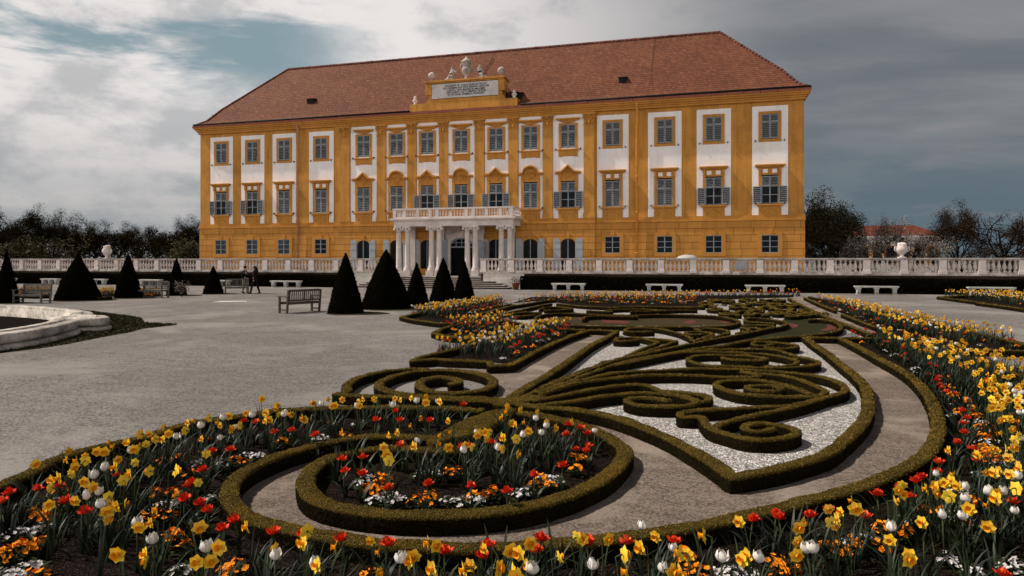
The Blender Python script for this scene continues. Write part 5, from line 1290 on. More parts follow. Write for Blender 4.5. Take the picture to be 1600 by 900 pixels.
 ([(1560, 476), (1515, 470), (1465, 463.6), N_, (1520, 461.5), (1610, 461.5)], 'thin hedge around the far corner flower bed at right', 0.9),
 ([(1526, 473), (1565, 477.5), (1610, 484)], 'lower thin hedge of the far corner flower bed at right', 0.9),
 ([(960, 479.5), (1010, 478.8), (1060, 479.3), (1090, 480)], 'thin hedge in front of the far flower row', 0.8),
 ([(870, 474), (915, 478), (960, 480)], 'thin bent hedge at the left end of the far flower row', 0.8),
 ([(30, 461.5), (55, 462.5), (78, 462)], 'thin hedge in front of the leftmost far flower bed', 0.9),
 ([(130, 463.3), (155, 464.3), (175, 463.8)], 'thin hedge in front of the far flower bed between two yew cones', 0.9),
]
FARCURLS = [((1118, 467.8), 17, 1.8), ((1172, 467.5), 18, 1.9), ((1215, 468.5), 16, 1.8), ((1160, 474), 15, 2.2), ((1212, 475.5), 17, 2.4), ((1108, 477.5), 15, 2.2), ((1178, 482.5), 14, 2.4), ((1222, 482), 15, 2.6), ((1140, 489.5), 18, 2.0), ((1190, 491), 16, 2.0), ((1236, 492.5), 15, 2.0), ((1262, 487), 10, 2.4), ((1105, 473), 13, 2.6), ((1135, 470), 15, 2.4), ((1150, 478), 16, 3.0), ((1190, 472), 15, 2.4), ((1200, 481), 17, 3.0), ((1235, 476), 14, 2.6), ((1240, 485), 15, 3.0), ((1120, 482), 16, 2.6), ((1165, 486.5), 15, 2.2), ((1215, 489), 13, 2.4), ((1255, 490.5), 15, 2.0)]
def build_parterre():
    A = G0
    white = [(803, 630)] + [p for p in BORDER if p] + [(1300, 524), (1345, 519), (1300, 499), (1262, 482), (1234, 467), (1180, 466), (1100, 470), (1086, 480.5), (960, 480.5), (872, 475.5), (849, 477), (790, 490), (760, 497), (790, 500), (818, 506), (858, 514), (918, 516), (964, 518), (922, 541), (885, 567), (825, 604)]
    poly_sheet('white_gravel', A(white), .004, 'white_chips')
    path = [p for p in OUTER[17:]] + [(1313, 529), (1262, 528)] + [p for p in BORDER[::-1] if p] + [(786, 630), (700, 625), (790, 640)] + [p for p in RING[::-1]] + [(705, 690)] + OUTER[1:17]
    walk = [p for p in OUTER] + [(1262, 528)] + [p for p in BORDER[::-1] if p] + [(785, 642)]
    poly_sheet('gravel_path', A(walk), .005, 'path_gravel')
    poly_sheet('gravel_strip', A([(797, 626), (825, 606), (885, 569), (922, 542), (962, 519), (922, 517), (885, 529), (840, 550), (800, 573), (760, 573), (740, 583), (770, 600), (740, 620)]), .0045, 'path_gravel')
    poly_sheet('gravel_strip', A([(1232, 466), (1262, 482), (1300, 499), (1362, 523), (1384, 516), (1350, 504), (1310, 487), (1257, 465.5)]), .0055, 'path_gravel')
    oval = [p for p in HEDGES[35][0]]
    poly_sheet('oval_lawn', A(oval[:-1]), .012, 'brown_lawn')
    poly_sheet('green_lawn', A([(1231, 508), (1215, 512), (1170, 523), (1125, 537), (1140, 537), (1170, 533), (1230, 527), (1288, 521), (1310, 515), (1312, 507), (1300, 502), (1264, 499), (1235, 498), (1222, 500.5)]), .012, 'lawn')
    for i, q in enumerate(([(1231, 508), (1215, 512.5), (1170, 522.5), (1100, 540), (1125, 538), (1180, 526), (1222, 518), (1248, 511), (1246, 508), (1232, 505)], [(1270, 500), (1292, 507), (1293, 513), (1280, 517), (1292, 518), (1311, 513.5), (1309, 507), (1296, 502.5)],
                           [(1066, 504), (1082, 501), (1090, 504.5), (1076, 507.5)], [(1124, 501), (1140, 500), (1144, 505), (1132, 507)], [(850, 496.5), (866, 494.5), (862, 501), (850, 501)], [(903, 497.5), (918, 496), (924, 502), (906, 501.5)], [(940, 500.5), (985, 503), (980, 507), (940, 505)], [(1028, 485), (1038, 484.5), (1038, 488.5), (1027, 488.5)], [(1077, 485), (1089, 485), (1089, 488.5), (1077, 488.5)])):
        poly_sheet('brick_chip_patch', A(q), .017 + .0005 * i, 'brick_chips')
    front = [p for p in LEFTLINE] + [(790, 645), (770, 650), (705, 685)] + OUTER[1:] + [(1345, 527), (1386, 516), (1440, 533), (1476, 546), (1531, 564), (1605, 589), (1780, 651), (2150, 800), (2300, 1250), (1500, 1400), (0, 1400), (-700, 1250), (-350, 900)]
    poly_sheet('flower_bed_soil', A(front), .018, 'soil')
    poly_sheet('flower_bed_soil', A(RING[:-1] + [(760, 655)]), .019, 'soil')
    for q in ([(645, 564), (685, 562), (765, 566), (798, 570), (855, 541), (918, 516.5), (845, 514), (790, 524), (720, 541)], [(680, 520), (702, 526), (750, 529), (815, 512), (800, 503), (752, 497), (700, 511)], [(630, 494.8), (652, 500.5), (697, 505), (725, 499.5), (750, 491), (806, 477), (770, 470), (705, 479)],
              [(800, 474), (850, 469.5), (875, 474), (915, 478.5), (960, 480), (1090, 480), (1100, 470), (1240, 464.5), (1240, 461), (1085, 462), (900, 464), (830, 464.5)],
              [(1260, 464), (1306, 486), (1350, 505), (1386, 517), (1440, 533), (1476, 545), (1660, 551), (1660, 549), (1540, 523), (1400, 492), (1330, 476)],
              [(1466, 464), (1526, 473.5), (1620, 485), (1620, 461), (1520, 461)], [(15, 456), (28, 462), (80, 462.5), (78, 455)], [(120, 458), (130, 463.5), (176, 464), (185, 457)], [(205, 459), (215, 464.5), (250, 464), (255, 459)]):
        poly_sheet('flower_bed_soil', A(q), .016, 'soil')
    for i, (pts, label, wf) in enumerate(HEDGES):
        P = [None if p is None else gp(p[0], p[1], HH) for p in pts]
        d = min(np.linalg.norm(p[:2]) for p in P if p is not None)
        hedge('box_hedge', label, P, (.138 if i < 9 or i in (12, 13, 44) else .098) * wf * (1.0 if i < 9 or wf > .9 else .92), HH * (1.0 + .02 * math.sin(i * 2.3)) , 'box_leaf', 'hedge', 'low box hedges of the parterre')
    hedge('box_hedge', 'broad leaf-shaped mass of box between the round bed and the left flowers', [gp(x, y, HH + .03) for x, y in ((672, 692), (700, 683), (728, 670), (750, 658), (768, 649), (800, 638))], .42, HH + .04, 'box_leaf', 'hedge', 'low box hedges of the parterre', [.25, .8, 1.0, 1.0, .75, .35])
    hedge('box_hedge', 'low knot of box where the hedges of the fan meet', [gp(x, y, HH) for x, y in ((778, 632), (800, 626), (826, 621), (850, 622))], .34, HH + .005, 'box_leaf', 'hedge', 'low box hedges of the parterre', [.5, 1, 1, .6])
    where = ['farthest back at its left', 'farthest back at its middle', 'farthest back at its right', 'second row at its middle', 'second row at its right', 'third row at its left', 'third row at its middle', 'third row at its right', 'front row behind the oval lawn', 'front row at its middle', 'front row behind the green lawn', 'beside the gravel strip', 'leftmost of the front row', 'leftmost of the back row', 'second of the front row', 'third of the back row', 'in the middle', 'rightmost of the back row', 'rightmost of the middle row', 'left end of the front line', 'centre of the front line', 'right of centre in the front line', 'right end of the front line']
    for i, ((x, y), r, ry) in enumerate(FARCURLS):
        a0 = i * 1.7; q = [(x + r * (1 - .65 * t) * math.cos(a0 + 5.6 * t), y + ry * (1 - .65 * t) * math.sin(a0 + 5.6 * t)) for t in np.linspace(0, 1, 11)]
        q = [(x + r * 1.7 * math.cos(a0) , y + ry * 1.3 * math.sin(a0 + .5))] + q
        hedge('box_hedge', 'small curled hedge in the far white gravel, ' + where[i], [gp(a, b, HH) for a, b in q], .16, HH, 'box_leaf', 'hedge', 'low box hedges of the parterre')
    # little sprigs set in the far white gravel
    for i, (x, y) in enumerate([(1165 + 11 * k + 3 * math.sin(k * 3), 494.5 + .9 * math.sin(k * 2.1)) for k in range(12)] + [(1105 + 13 * k, 479.5 + .8 * math.cos(k)) for k in range(6)]):
        p = gp(x, y); P_ = np.array((p[0], p[1], .08)) + RNG.normal(size=(60, 3)) * np.array((.09, .07, .04)); V, Q = leaf_quads(P_, RNG.normal(size=P_.shape), np.full(60, .07))
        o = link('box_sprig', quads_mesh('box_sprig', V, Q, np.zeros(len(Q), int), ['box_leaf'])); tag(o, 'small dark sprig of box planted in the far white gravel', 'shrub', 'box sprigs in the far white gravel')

# ------------------------------------------------------------------ flowers
def blade(m, base, ang, length, width, bend, mi=0, n=5, twist=0.0):
    """a strap leaf that leaves the ground and arches over"""
    ca, sa = math.cos(ang), math.sin(ang); V = []
    for i in range(n + 1):
        t = i / n; th = bend * t ** 1.4; r = length * t
        x = r * math.sin(th) * .9 + .004 * i; z = r * math.cos(th * .8)
        w = width * (1 - t ** 3) * (.65 + .35 * min(1, t * 4)) * .5 + .0004; a2 = ang + PI / 2 + twist * t
        V += [(base[0] + ca * x - math.cos(a2) * w, base[1] + sa * x - math.sin(a2) * w, base[2] + z), (base[0] + ca * x + math.cos(a2) * w, base[1] + sa * x + math.sin(a2) * w, base[2] + z)]
    m.add(V, [(2 * i, 2 * i + 1, 2 * i + 3, 2 * i + 2) for i in range(n)], mi, True)
def petal(m, O, D, U, L, W_, cup, mi, n=3):
    """O origin, D direction of growth, U face normal; cupped petal of n segments"""
    S = np.cross(D, U); V = []
    prof = [.45, .95, .92, .0] if n == 3 else [.45, .85, 1.0, .8, .05]
    for i in range(n + 1):
        t = i / n; c = O + D * L * t + U * (cup * L * t * t); w = W_ * prof[i] * .5
        V += [c - S * w + U * .12 * w, c + U * -.10 * w, c + S * w + U * .12 * w]
    m.add(V, [(3 * i + j, 3 * i + j + 1, 3 * i + j + 4, 3 * i + j + 3) for i in range(n) for j in (0, 1)], mi, True)
def daffodil_parts(h, seed):
    rs = np.random.default_rng(seed)
    st, lf, bl, tr = MB(), MB(), MB(), MB()
    lean = rs.normal(size=2) * .02
    nod = rs.uniform(-.25, .3); F_ = np.array((0, -math.cos(nod), math.sin(nod) * .8)); F_ /= np.linalg.norm(F_)     # the flower looks along -y
    c = np.array((0, -.012, h))
    st.tube([(lean[0] * 1.5, .03 + lean[1], 0), (lean[0], .025, h * .5), (lean[0] * .3, .034, h * .9), (0, .036, h * .985), c - F_ * .022, c - F_ * .006], [.0045, .004, .0035, .0035, .0045, .006], 5)
    U = np.array((1.0, 0, 0)); Vv = np.cross(F_, U); ro = rs.uniform(0, 2 * PI); sz = rs.uniform(.78, 1.04)
    for k in range(6):
        a = ro + k * PI / 3; D = math.cos(a) * U + math.sin(a) * Vv; back = rs.uniform(-.18, .15)
        D = D * math.cos(back) + F_ * math.sin(back); N = F_ * math.cos(back) - (math.cos(a) * U + math.sin(a) * Vv) * math.sin(back)
        petal(bl, c + F_ * (.0015 * (k % 2)), D, N, .050 * sz, .039 * sz, rs.uniform(-.1, .2), 0)
    seg = 9; V = []
    for i, (r, z) in enumerate(((.011, 0), (.0125, .012), (.015, .022), (.021, .029))):
        for k in range(seg):
            a = 2 * PI * k / seg; rr = r * sz * (1 + (.12 * (k % 2) if i == 3 else 0)); V.append(c + F_ * (z * sz + .002) + (math.cos(a) * U + math.sin(a) * Vv) * rr)
    tr.add(V, [(i * seg + k, i * seg + (k + 1) % seg, (i + 1) * seg + (k + 1) % seg, (i + 1) * seg + k) for i in range(3) for k in range(seg)] + [tuple(range(seg - 1, -1, -1))], 0, True)
    for k in range(rs.integers(6, 10)):
        a = rs.uniform(0, 2 * PI); blade(lf, (.02 * math.cos(a), .03 + .02 * math.sin(a), 0), a, h * rs.uniform(.65, 1.0), rs.uniform(.011, .017), rs.uniform(.12, .8), 0, 5, rs.uniform(-.6, .6))
    return dict(stem=(st, 'flower_stem'), leaf=(lf, 'flower_leaf'), bloom=(bl, 'daffodil_petal'), trumpet=(tr, 'daffodil_trumpet'))
def tulip_parts(h, seed, white):
    rs = np.random.default_rng(seed); st, lf, bl = MB(), MB(), MB(); c = np.array((0, 0, h - (.03 if white else .018)))
    st.tube([(rs.normal() * .012, rs.normal() * .012, 0), (rs.normal() * .008, rs.normal() * .008, h * .5), c], [.005, .0045, .006], 5)
    if white:
        for k in range(6):
            a = k * PI / 3 + .1; rad = np.array((math.cos(a), math.sin(a), 0)); S = np.array((-math.sin(a), math.cos(a), 0)); V = []
            r_ = (.008, .027, .029, .023, .020) if k % 2 else (.006, .024, .026, .019, .013); op = rs.uniform(.85, 1.2)
            for i, (r, z, w) in enumerate(zip(r_, (0, .014, .033, .052, .066), (.014, .036, .042, .030, .003))):
                p = c + rad * r * op ** i * (1 if i > 1 else 1) + np.array((0, 0, z * 1.0)); V += [p - S * w * .5 - rad * w * .12, p + rad * .002, p + S * w * .5 - rad * w * .12]
            bl.add(V, [(3 * i + j, 3 * i + j + 1, 3 * i + j + 4, 3 * i + j + 3) for i in range(4) for j in (0, 1)], 0, True)
        mats = ['tulip_white']
    else:                                                       # double tulip: rings of ragged petals
        for ring_, (n, L, el, W_) in enumerate(((7, .056, .12, .042), (6, .050, .5, .038), (6, .042, .9, .032), (5, .032, 1.2, .024))):
            for k in range(n):
                a = 2 * PI * (k + .5 * ring_) / n + rs.uniform(-.25, .25); e = el + rs.uniform(-.15, .15)
                D = np.array((math.cos(a) * math.cos(e), math.sin(a) * math.cos(e), math.sin(e))); N = np.array((-math.cos(a) * math.sin(e), -math.sin(a) * math.sin(e), math.cos(e)))
                petal(bl, c + np.array((0, 0, .004 * ring_)), D, N, L * rs.uniform(.85, 1.15), W_, rs.uniform(.25, .6), 1 if rs.random() < .16 else 0, 4)
        mats = ['tulip_red', 'tulip_red_edge']
    for k in range(4 if white else 5):
        a = rs.uniform(0, 2 * PI); blade(lf, (.01 * math.cos(a), .01 * math.sin(a), 0), a, h * rs.uniform(.5, .85), rs.uniform(.024, .036), rs.uniform(.3, 1.1), 0, 5, rs.uniform(-.5, .5))
    return dict(stem=(st, 'flower_stem'), leaf=(lf, 'flower_leaf'), bloom=(bl, mats))
def clump_parts(seed, mat, r, h, nf, fs):
    """low bedding plant: a cushion of leaves under many small five-petalled flowers"""
    rs = np.random.default_rng(seed); fo, bl = MB(), MB()
    for k in range(34):
        a = rs.uniform(0, 2 * PI); d = r * math.sqrt(rs.random()); z = h * rs.uniform(.15, .8) * (1 - .5 * (d / r) ** 2)
        t = rs.uniform(0, 2 * PI); tl = rs.uniform(.2, .9); D = np.array((math.cos(t) * math.cos(tl), math.sin(t) * math.cos(tl), math.sin(tl))); N = np.array((-math.cos(t) * math.sin(tl), -math.sin(t) * math.sin(tl), math.cos(tl)))
        petal(fo, np.array((d * math.cos(a), d * math.sin(a), z)), D, N, .06 * rs.uniform(.7, 1.2), .028, -.2, 0)
    for k in range(nf):
        a = rs.uniform(0, 2 * PI); d = r * math.sqrt(rs.random()) * .95; z = h * (1 - .35 * (d / r) ** 2) * rs.uniform(.8, 1.08)
        c = np.array((d * math.cos(a), d * math.sin(a), z)); N = np.array((math.cos(a) * d / r * .7 + rs.normal() * .3, math.sin(a) * d / r * .7 + rs.normal() * .3 - .25, 1.0)); N /= np.linalg.norm(N)
        U = np.cross(N, (0.3, 1, 0.2)); U /= np.linalg.norm(U); Vv = np.cross(N, U); ro = rs.uniform(0, 6)
        for q in range(5):
            t = ro + q * 2 * PI / 5; petal(bl, c, math.cos(t) * U + math.sin(t) * Vv, N, fs * rs.uniform(.9, 1.15), fs * 1.0, rs.uniform(.05, .4), 0)
    return dict(foliage=(fo, 'bedding_leaf'), bloom=(bl, mat))

KINDS = {}
def proto(kind, parts, nest):
    """hidden-free prototype: mesh data only, used by every plant of its kind"""
    ms = {}
    for n, (mb, mats) in parts.items():
        o = mb.build(n, mats); ms[n] = o.data; bpy.data.objects.remove(o)
    KINDS.setdefault(kind, []).append((ms, nest, {n: mats for n, (mb, mats) in parts.items()}))
def plant(kind, name, p, rz, s, label, cat, group):
    ms, nest, _ = KINDS[kind][int(RNG.integers(len(KINDS[kind])))]
    T = bpy.data.objects.new(name, ms if kind.endswith('/far') else None); COL.objects.link(T)
    T.location = (p[0], p[1], .016); T.rotation_euler = (RNG.normal() * .05, RNG.normal() * .05, rz); T.scale = (s, s, s); tag(T, label, cat, group)
    os_ = {}
    if kind.endswith('/far'): return T
    for n, me in ms.items():
        o = bpy.data.objects.new(n, me); COL.objects.link(o); os_[n] = o
    for n, o in os_.items(): o.parent = os_[nest[n]] if n in nest else T
    return T
def mass(name, label, items):
    """every plant past the counted ones, as one object: items = (kind, x, y, rz, s)"""
    VS, LS, ST, TT, MI, mats = [], [], [], [], [], []; nv = nl = 0; cache = {}
    for kind, x, y, rz, s in items:
        vi = int(RNG.integers(len(KINDS[kind])))
        if (kind, vi) not in cache:
            ms, nest, mt = KINDS[kind][vi]; L_ = []
            for n, me in ms.items():
                v = np.zeros(len(me.vertices) * 3, np.float32); me.vertices.foreach_get('co', v)
                l = np.zeros(len(me.loops), np.int32); me.loops.foreach_get('vertex_index', l)
                a = np.zeros(len(me.polygons), np.int32); b = a.copy(); c = a.copy(); me.polygons.foreach_get('loop_start', a); me.polygons.foreach_get('loop_total', b); me.polygons.foreach_get('material_index', c)
                mm = mt[n] if isinstance(mt[n], list) else [mt[n]]
                for q in mm:
                    if q not in mats: mats.append(q)
                L_.append((v.reshape(-1, 3), l, a, b, np.array([mats.index(mm[k]) for k in c])))
            cache[(kind, vi)] = L_
        ca, sa = math.cos(rz), math.sin(rz); M = np.array(((ca, sa, 0), (-sa, ca, 0), (0, 0, 1)), np.float32) * s
        for v, l, a, b, c in cache[(kind, vi)]:
            VS.append(v @ M + np.array((x, y, .016), np.float32)); LS.append(l + nv); ST.append(a + nl); TT.append(b); MI.append(c); nv += len(v); nl += len(l)
    me = mesh_np(name, np.vstack(VS), np.concatenate(LS), np.concatenate(ST), np.concatenate(TT), np.concatenate(MI), mats, np.ones(sum(map(len, ST)), bool))
    return tag(link(name, me), label, None, None, 'stuff')
def unzoom(lst, x0, y0, k): return [(x0 + a * k, y0 + b * k) for a, b in lst]
DAFF = unzoom([(430,295),(380,330),(290,400),(265,445),(360,375),(430,410),(455,430),(405,500),(265,535),(535,605),(605,535),(575,545),(585,230),(555,250),(650,205),(695,205),(740,160),(780,215),(845,190),(865,125),(870,155),(950,145),(990,100),(1030,85),(1110,75),(1155,110),(1200,65),(1275,50),(1395,85),(1385,50),(1445,15),(1475,20),(1520,55),(1585,75),(605,295),(600,330),(665,370),(655,400),(555,490),(800,620),(830,555),(635,780),(785,780),(800,825),(1000,830),(1035,630),(1275,645),(1545,730),(1115,750),(1110,825),(525,250),(700,235),(750,640),(320,385)], 0, 630, .3) \
 + unzoom([(20,70),(100,100),(45,135),(60,170),(165,140),(228,160),(258,85),(355,105),(358,70),(400,75),(475,100),(510,70),(550,70),(573,75),(660,70),(675,75),(725,65),(800,60),(808,85),(860,80),(1175,105),(1172,130),(1245,120),(1327,130),(1160,160),(1190,180),(1215,190),(1275,180),(1260,230),(1290,215),(1395,205),(1355,183),(1165,250),(1205,260),(1180,300),(1225,330),(1075,225),(1075,255),(1028,238),(685,225),(870,245),(840,275),(600,290),(600,335),(630,360),(985,285),(1015,300),(190,750),(355,770),(290,850),(800,740),(750,795),(715,835),(840,860),(995,840),(1015,870),(1245,800),(1260,830),(1300,735),(1410,820),(1515,720),(1125,870),(1190,880)], 400, 600, 1/3.) \
 + unzoom([(355,700),(725,680),(690,760),(578,800),(885,790),(610,880),(830,880),(905,880),(1020,690),(1180,620),(1280,800),(1210,820),(1500,610),(1470,640),(1505,725),(1495,800),(10,890)], 800, 630, .3) \
 + unzoom([(545,545),(618,625),(675,610),(738,560),(925,500),(965,475),(935,450),(1100,420),(1130,470),(1170,415),(1230,405),(1240,370),(1230,490),(1070,625),(890,700),(960,795),(990,790),(1435,635),(1450,500),(1445,455),(1565,450),(1520,370),(1545,280),(1500,160),(1535,130),(1430,235),(1380,265),(1475,20),(1540,190),(1455,240),(1160,440),(1120,440)], 1120, 630, .3) \
 + unzoom([(1540,40),(1370,60),(1400,30),(1280,120),(1350,145),(1420,165),(1300,200),(1350,240),(1250,50),(1120,85),(1430,15),(1160,15),(1190,260),(1240,245),(1370,375),(1435,350),(1590,10),(1330,75),(1280,160),(1320,10),(1240,10),(1590,180)], 1360, 600, .15)
WTUL = unzoom([(670,270),(925,183),(1040,135),(1150,90),(1485,70),(1315,75),(560,355),(483,390),(495,495),(515,480),(545,545),(705,645),(800,725),(1065,780),(1415,815)], 0, 630, .3) \
 + unzoom([(265,860),(660,835),(1280,885),(1570,865),(300,105),(137,150),(482,115),(640,110),(750,90),(855,95),(978,320),(1120,310),(1243,252),(1340,243),(1368,210),(1314,175)], 400, 600, 1/3.) \
 + unzoom([(760,885),(1080,825),(1585,780)], 800, 630, .3) \
 + unzoom([(520,780),(920,660),(1185,605),(1290,610),(1280,510),(1500,480),(1410,480),(1560,400),(235,830),(1595,60),(1275,450)], 1120, 630, .3) \
 + unzoom([(1465,100),(1510,145),(1550,115),(1590,320),(1455,40)], 1360, 600, .15)
RTUL = unzoom([(195,445),(45,465),(15,510),(1005,415),(965,490),(1040,515),(1080,555),(1065,345),(1110,250),(1190,240),(1420,150),(1515,140),(1265,95),(1240,605),(1405,670),(1580,670),(985,430)], 0, 630, .3) \
 + unzoom([(408,728),(605,748),(880,780),(1068,755),(1310,770),(1560,735),(290,238),(563,168),(673,168),(812,168),(967,97),(668,280),(955,295),(1100,275),(395,352),(488,345),(420,403),(495,417),(625,488),(805,467),(1010,475),(1175,500),(1310,425),(1440,380),(1515,205),(1548,230),(1560,290),(1558,312)], 400, 600, 1/3.) \
 + unzoom([(125,760),(395,715),(578,720),(830,710),(1235,600),(1370,575),(1390,595),(1560,585)], 800, 630, .3) \
 + unzoom([(612,555),(765,585),(840,475),(1035,400),(1075,378),(1140,355),(1155,303),(1250,203),(1285,148),(1285,102),(1295,75),(1280,35),(965,440),(1500,890),(1330,240)], 1120, 630, .3) \
 + unzoom([(720,5),(755,40),(790,80)], 1360, 600, .15)
ORAN = unzoom([(225,590),(310,455),(30,770),(100,735),(170,740),(20,800),(810,465),(880,465),(870,580),(870,700),(910,680),(960,740),(990,360),(1225,295),(1220,850),(1100,200),(850,300),(190,890),(270,560),(760,590),(1180,870)], 0, 630, .3) \
 + unzoom([(425,240),(360,180),(120,265),(570,497),(520,490),(590,435),(750,540),(815,520),(1085,520),(1110,500),(1300,470),(1340,440),(1490,340),(1500,390),(540,895),(905,410),(950,405)], 400, 600, 1/3.) \
 + unzoom([(990,870),(930,860),(1380,820),(1420,845),(1465,870),(840,890)], 800, 630, .3) \
 + unzoom([(860,640),(1090,555),(1160,550),(845,745),(570,740),(640,760),(700,720),(975,660),(1330,500),(1455,260),(1455,295),(1380,255),(1375,120),(1410,180),(1355,65),(1400,290),(390,880)], 1120, 630, .3) \
 + unzoom([(905,110),(990,170),(930,185),(1060,280),(1120,330),(1150,450),(1230,430),(1260,520),(1220,560),(1170,660),(1300,780),(1200,740)], 1360, 600, .15)
WPRI = unzoom([(320,500),(70,670),(160,660),(230,640),(110,860),(170,840),(830,530),(880,525),(1330,265),(1150,310),(1180,180),(950,860),(870,520),(30,880),(290,520)], 0, 630, .3) \
 + unzoom([(480,180),(525,440),(495,455),(550,540),(620,520),(660,530),(900,540),(950,545),(1230,510),(1270,495),(1390,440),(1410,450),(290,245),(830,410),(770,415)], 400, 600, 1/3.) \
 + unzoom([(1180,870),(1150,880),(1230,890)], 800, 630, .3) \
 + unzoom([(1000,600),(780,690),(700,720),(1380,370),(1385,110),(1380,145),(1550,830),(80,870),(150,870),(1250,570),(1260,450),(1540,870),(1330,860)], 1120, 630, .3) \
 + unzoom([(890,90),(980,150),(1000,220),(1150,390),(1210,480),(1140,500),(1300,490),(1180,600),(1270,590),(1350,830)], 1360, 600, .15)

def zone(px, py, D):
    if D > 22: return 'far'
    if px > 1300 and py < 690 and D > 6.5: return 'right'
    if px < 950 and D > 8.6 and 620 < px and py < 580: return 'leftbeds'
    if 470 < px < 985 and 660 < py < 800 and D < 8: return 'ring'
    if py > 800 and 370 < px < 1130: return 'front'
    if px >= 1130: return 'corner'
    return 'leftfront'
ZTXT = {'far': 'in a far flower bed near the dark hedge', 'right': 'in the long right bed beside the curved gravel path', 'leftbeds': 'in the pointed beds left of the white gravel',
        'ring': 'inside the round box ring in front', 'front': 'along the bottom edge below the curved path', 'corner': 'in the bottom right corner bed', 'leftfront': 'in the front left bed beside the open gravel'}
KTXT = {'daffodil': ('daffodil', 'yellow daffodil with orange trumpet', 'daffodil'), 'red_tulip': ('red_tulip', 'double red tulip', 'tulip'), 'white_tulip': ('white_tulip', 'upright white tulip', 'tulip'),
        'orange_primrose': ('orange_primrose', 'low orange bedding plant in flower', 'bedding plant'), 'white_primrose': ('white_primrose', 'low white bedding plant in flower', 'bedding plant')}
NEST = {'daffodil': {'trumpet': 'bloom'}}
def build_flowers():
    hd, hr, hw = .37, .25, .345
    for v in range(9): proto('daffodil', daffodil_parts(hd, 100 + v), {'trumpet': 'bloom'})
    for v in range(6): proto('red_tulip', tulip_parts(hr, 200 + v, False), {}); proto('white_tulip', tulip_parts(hw, 300 + v, True), {})
    for v in range(5): proto('orange_primrose', clump_parts(400 + v, 'orange_petal', .075, .12, 13, .021), {}); proto('white_primrose', clump_parts(500 + v, 'white_petal', .085, .10, 16, .019), {})
    # one-mesh forms for plants too far away to show their parts
    for k in list(KINDS):
        for ms, nest, mt in KINDS[k][:5]:
            mats, vs, ls, st, tt, mi = [], [], [], [], [], []; nv = nl = 0
            for n, me in ms.items():
                mm = mt[n] if isinstance(mt[n], list) else [mt[n]]; mats += [q for q in mm if q not in mats]
                v = np.zeros(len(me.vertices) * 3, np.float32); me.vertices.foreach_get('co', v); l = np.zeros(len(me.loops), np.int32); me.loops.foreach_get('vertex_index', l)
                a = np.zeros(len(me.polygons), np.int32); b = a.copy(); c = a.copy(); me.polygons.foreach_get('loop_start', a); me.polygons.foreach_get('loop_total', b); me.polygons.foreach_get('material_index', c)
                vs.append(v.reshape(-1, 3)); ls.append(l + nv); st.append(a + nl); tt.append(b); mi.append([mats.index(mm[q]) for q in c]); nv += len(v) // 3; nl += len(l)
            KINDS.setdefault(k + '/far', []).append((mesh_np(k, np.vstack(vs), np.concatenate(ls), np.concatenate(st), np.concatenate(tt), np.concatenate(mi), mats), {}, {}))
    items = {k: [] for k in KTXT}
    def add(k, x, y, px=None, py=None, rz=None, s=None):
        D = math.hypot(x, y)
        if px is None:
            dd = -SN * x + CN * y; px = 800 + F * (CN * x + SN * y) / dd; py = HZ + F * (H - .25) / dd
        items[k].append((D, x, y, zone(px, py, D), RNG.uniform(0, 2 * PI) if rz is None else rz, RNG.uniform(.74, 1.08) if s is None else s))
    for k, L, h in (('daffodil', DAFF, hd), ('white_tulip', WTUL, hw - .03), ('red_tulip', RTUL, hr), ('orange_primrose', ORAN, .09), ('white_primrose', WPRI, .08)):
        for px, py in L:
            s = RNG.uniform(.93, 1.08); p = gp(px, py, h * s + .016); rz = RNG.normal() * 1.1 - .3 if k == 'daffodil' else None
            add(k, p[0], p[1], px, py, rz, s)
            if k.endswith('primrose'):
                if RNG.random() < .45: add(k, p[0] + RNG.normal() * .09, p[1] + RNG.normal() * .09, px, py)
    # looser planting behind the ones placed singly
    def bed(pix, mix, dens, md):
        P = rand_in([gp(x, y) for x, y in pix], dens * 4, md); n = min(len(P), 4000)
        area = 0; q = [gp(x, y) for x, y in pix]
        for i in range(len(q)): area += q[i - 1][0] * q[i][1] - q[i][0] * q[i - 1][1]
        n = min(len(P), int(abs(area) / 2 * dens)); P = P[RNG.permutation(len(P))[:n]]
        ks = list(mix); w = np.array([mix[k] for k in ks], float); w /= w.sum()
        for p in P:
            k = ks[int(RNG.choice(len(ks), p=w))]; add(k, p[0], p[1], rz=(RNG.normal() * 1.3 - .3) if k == 'daffodil' else None)
    Dm = dict(daffodil=8, white_tulip=1.3, red_tulip=.25, orange_primrose=.5); Rm = dict(red_tulip=4.2, orange_primrose=3, white_primrose=2); Mx = dict(daffodil=4, red_tulip=2, orange_primrose=2, white_primrose=1.2, white_tulip=.8)
    bed([(1368, 531), (1420, 543), (1475, 553), (1540, 573), (1620, 598), (1740, 640), (1740, 720), (1600, 690), (1545, 655), (1490, 612), (1430, 574), (1385, 548)], Dm, 24, .09)
    bed([(1326, 533), (1352, 530), (1385, 548), (1430, 574), (1490, 612), (1520, 650), (1500, 668), (1478, 655), (1455, 612), (1420, 577), (1375, 553)], Rm, 13, .12)
    bed([(1545, 655), (1600, 690), (1740, 720), (1800, 900), (1640, 900), (1560, 760)], dict(daffodil=5, orange_primrose=1, white_tulip=1), 13, .11)
    bed([(20, 815), (140, 752), (260, 718), (420, 682), (560, 668), (690, 664), (690, 672), (560, 682), (430, 704), (350, 745), (310, 800), (330, 850), (200, 880), (40, 860)], dict(daffodil=5, white_tulip=1.2, red_tulip=1.2, orange_primrose=.6), 9, .14)
    bed([(1240, 880), (1400, 815), (1490, 750), (1535, 740), (1640, 800), (1660, 900), (1300, 905)], dict(daffodil=4, white_tulip=1.2, red_tulip=.8, white_primrose=.8), 9.5, .15)
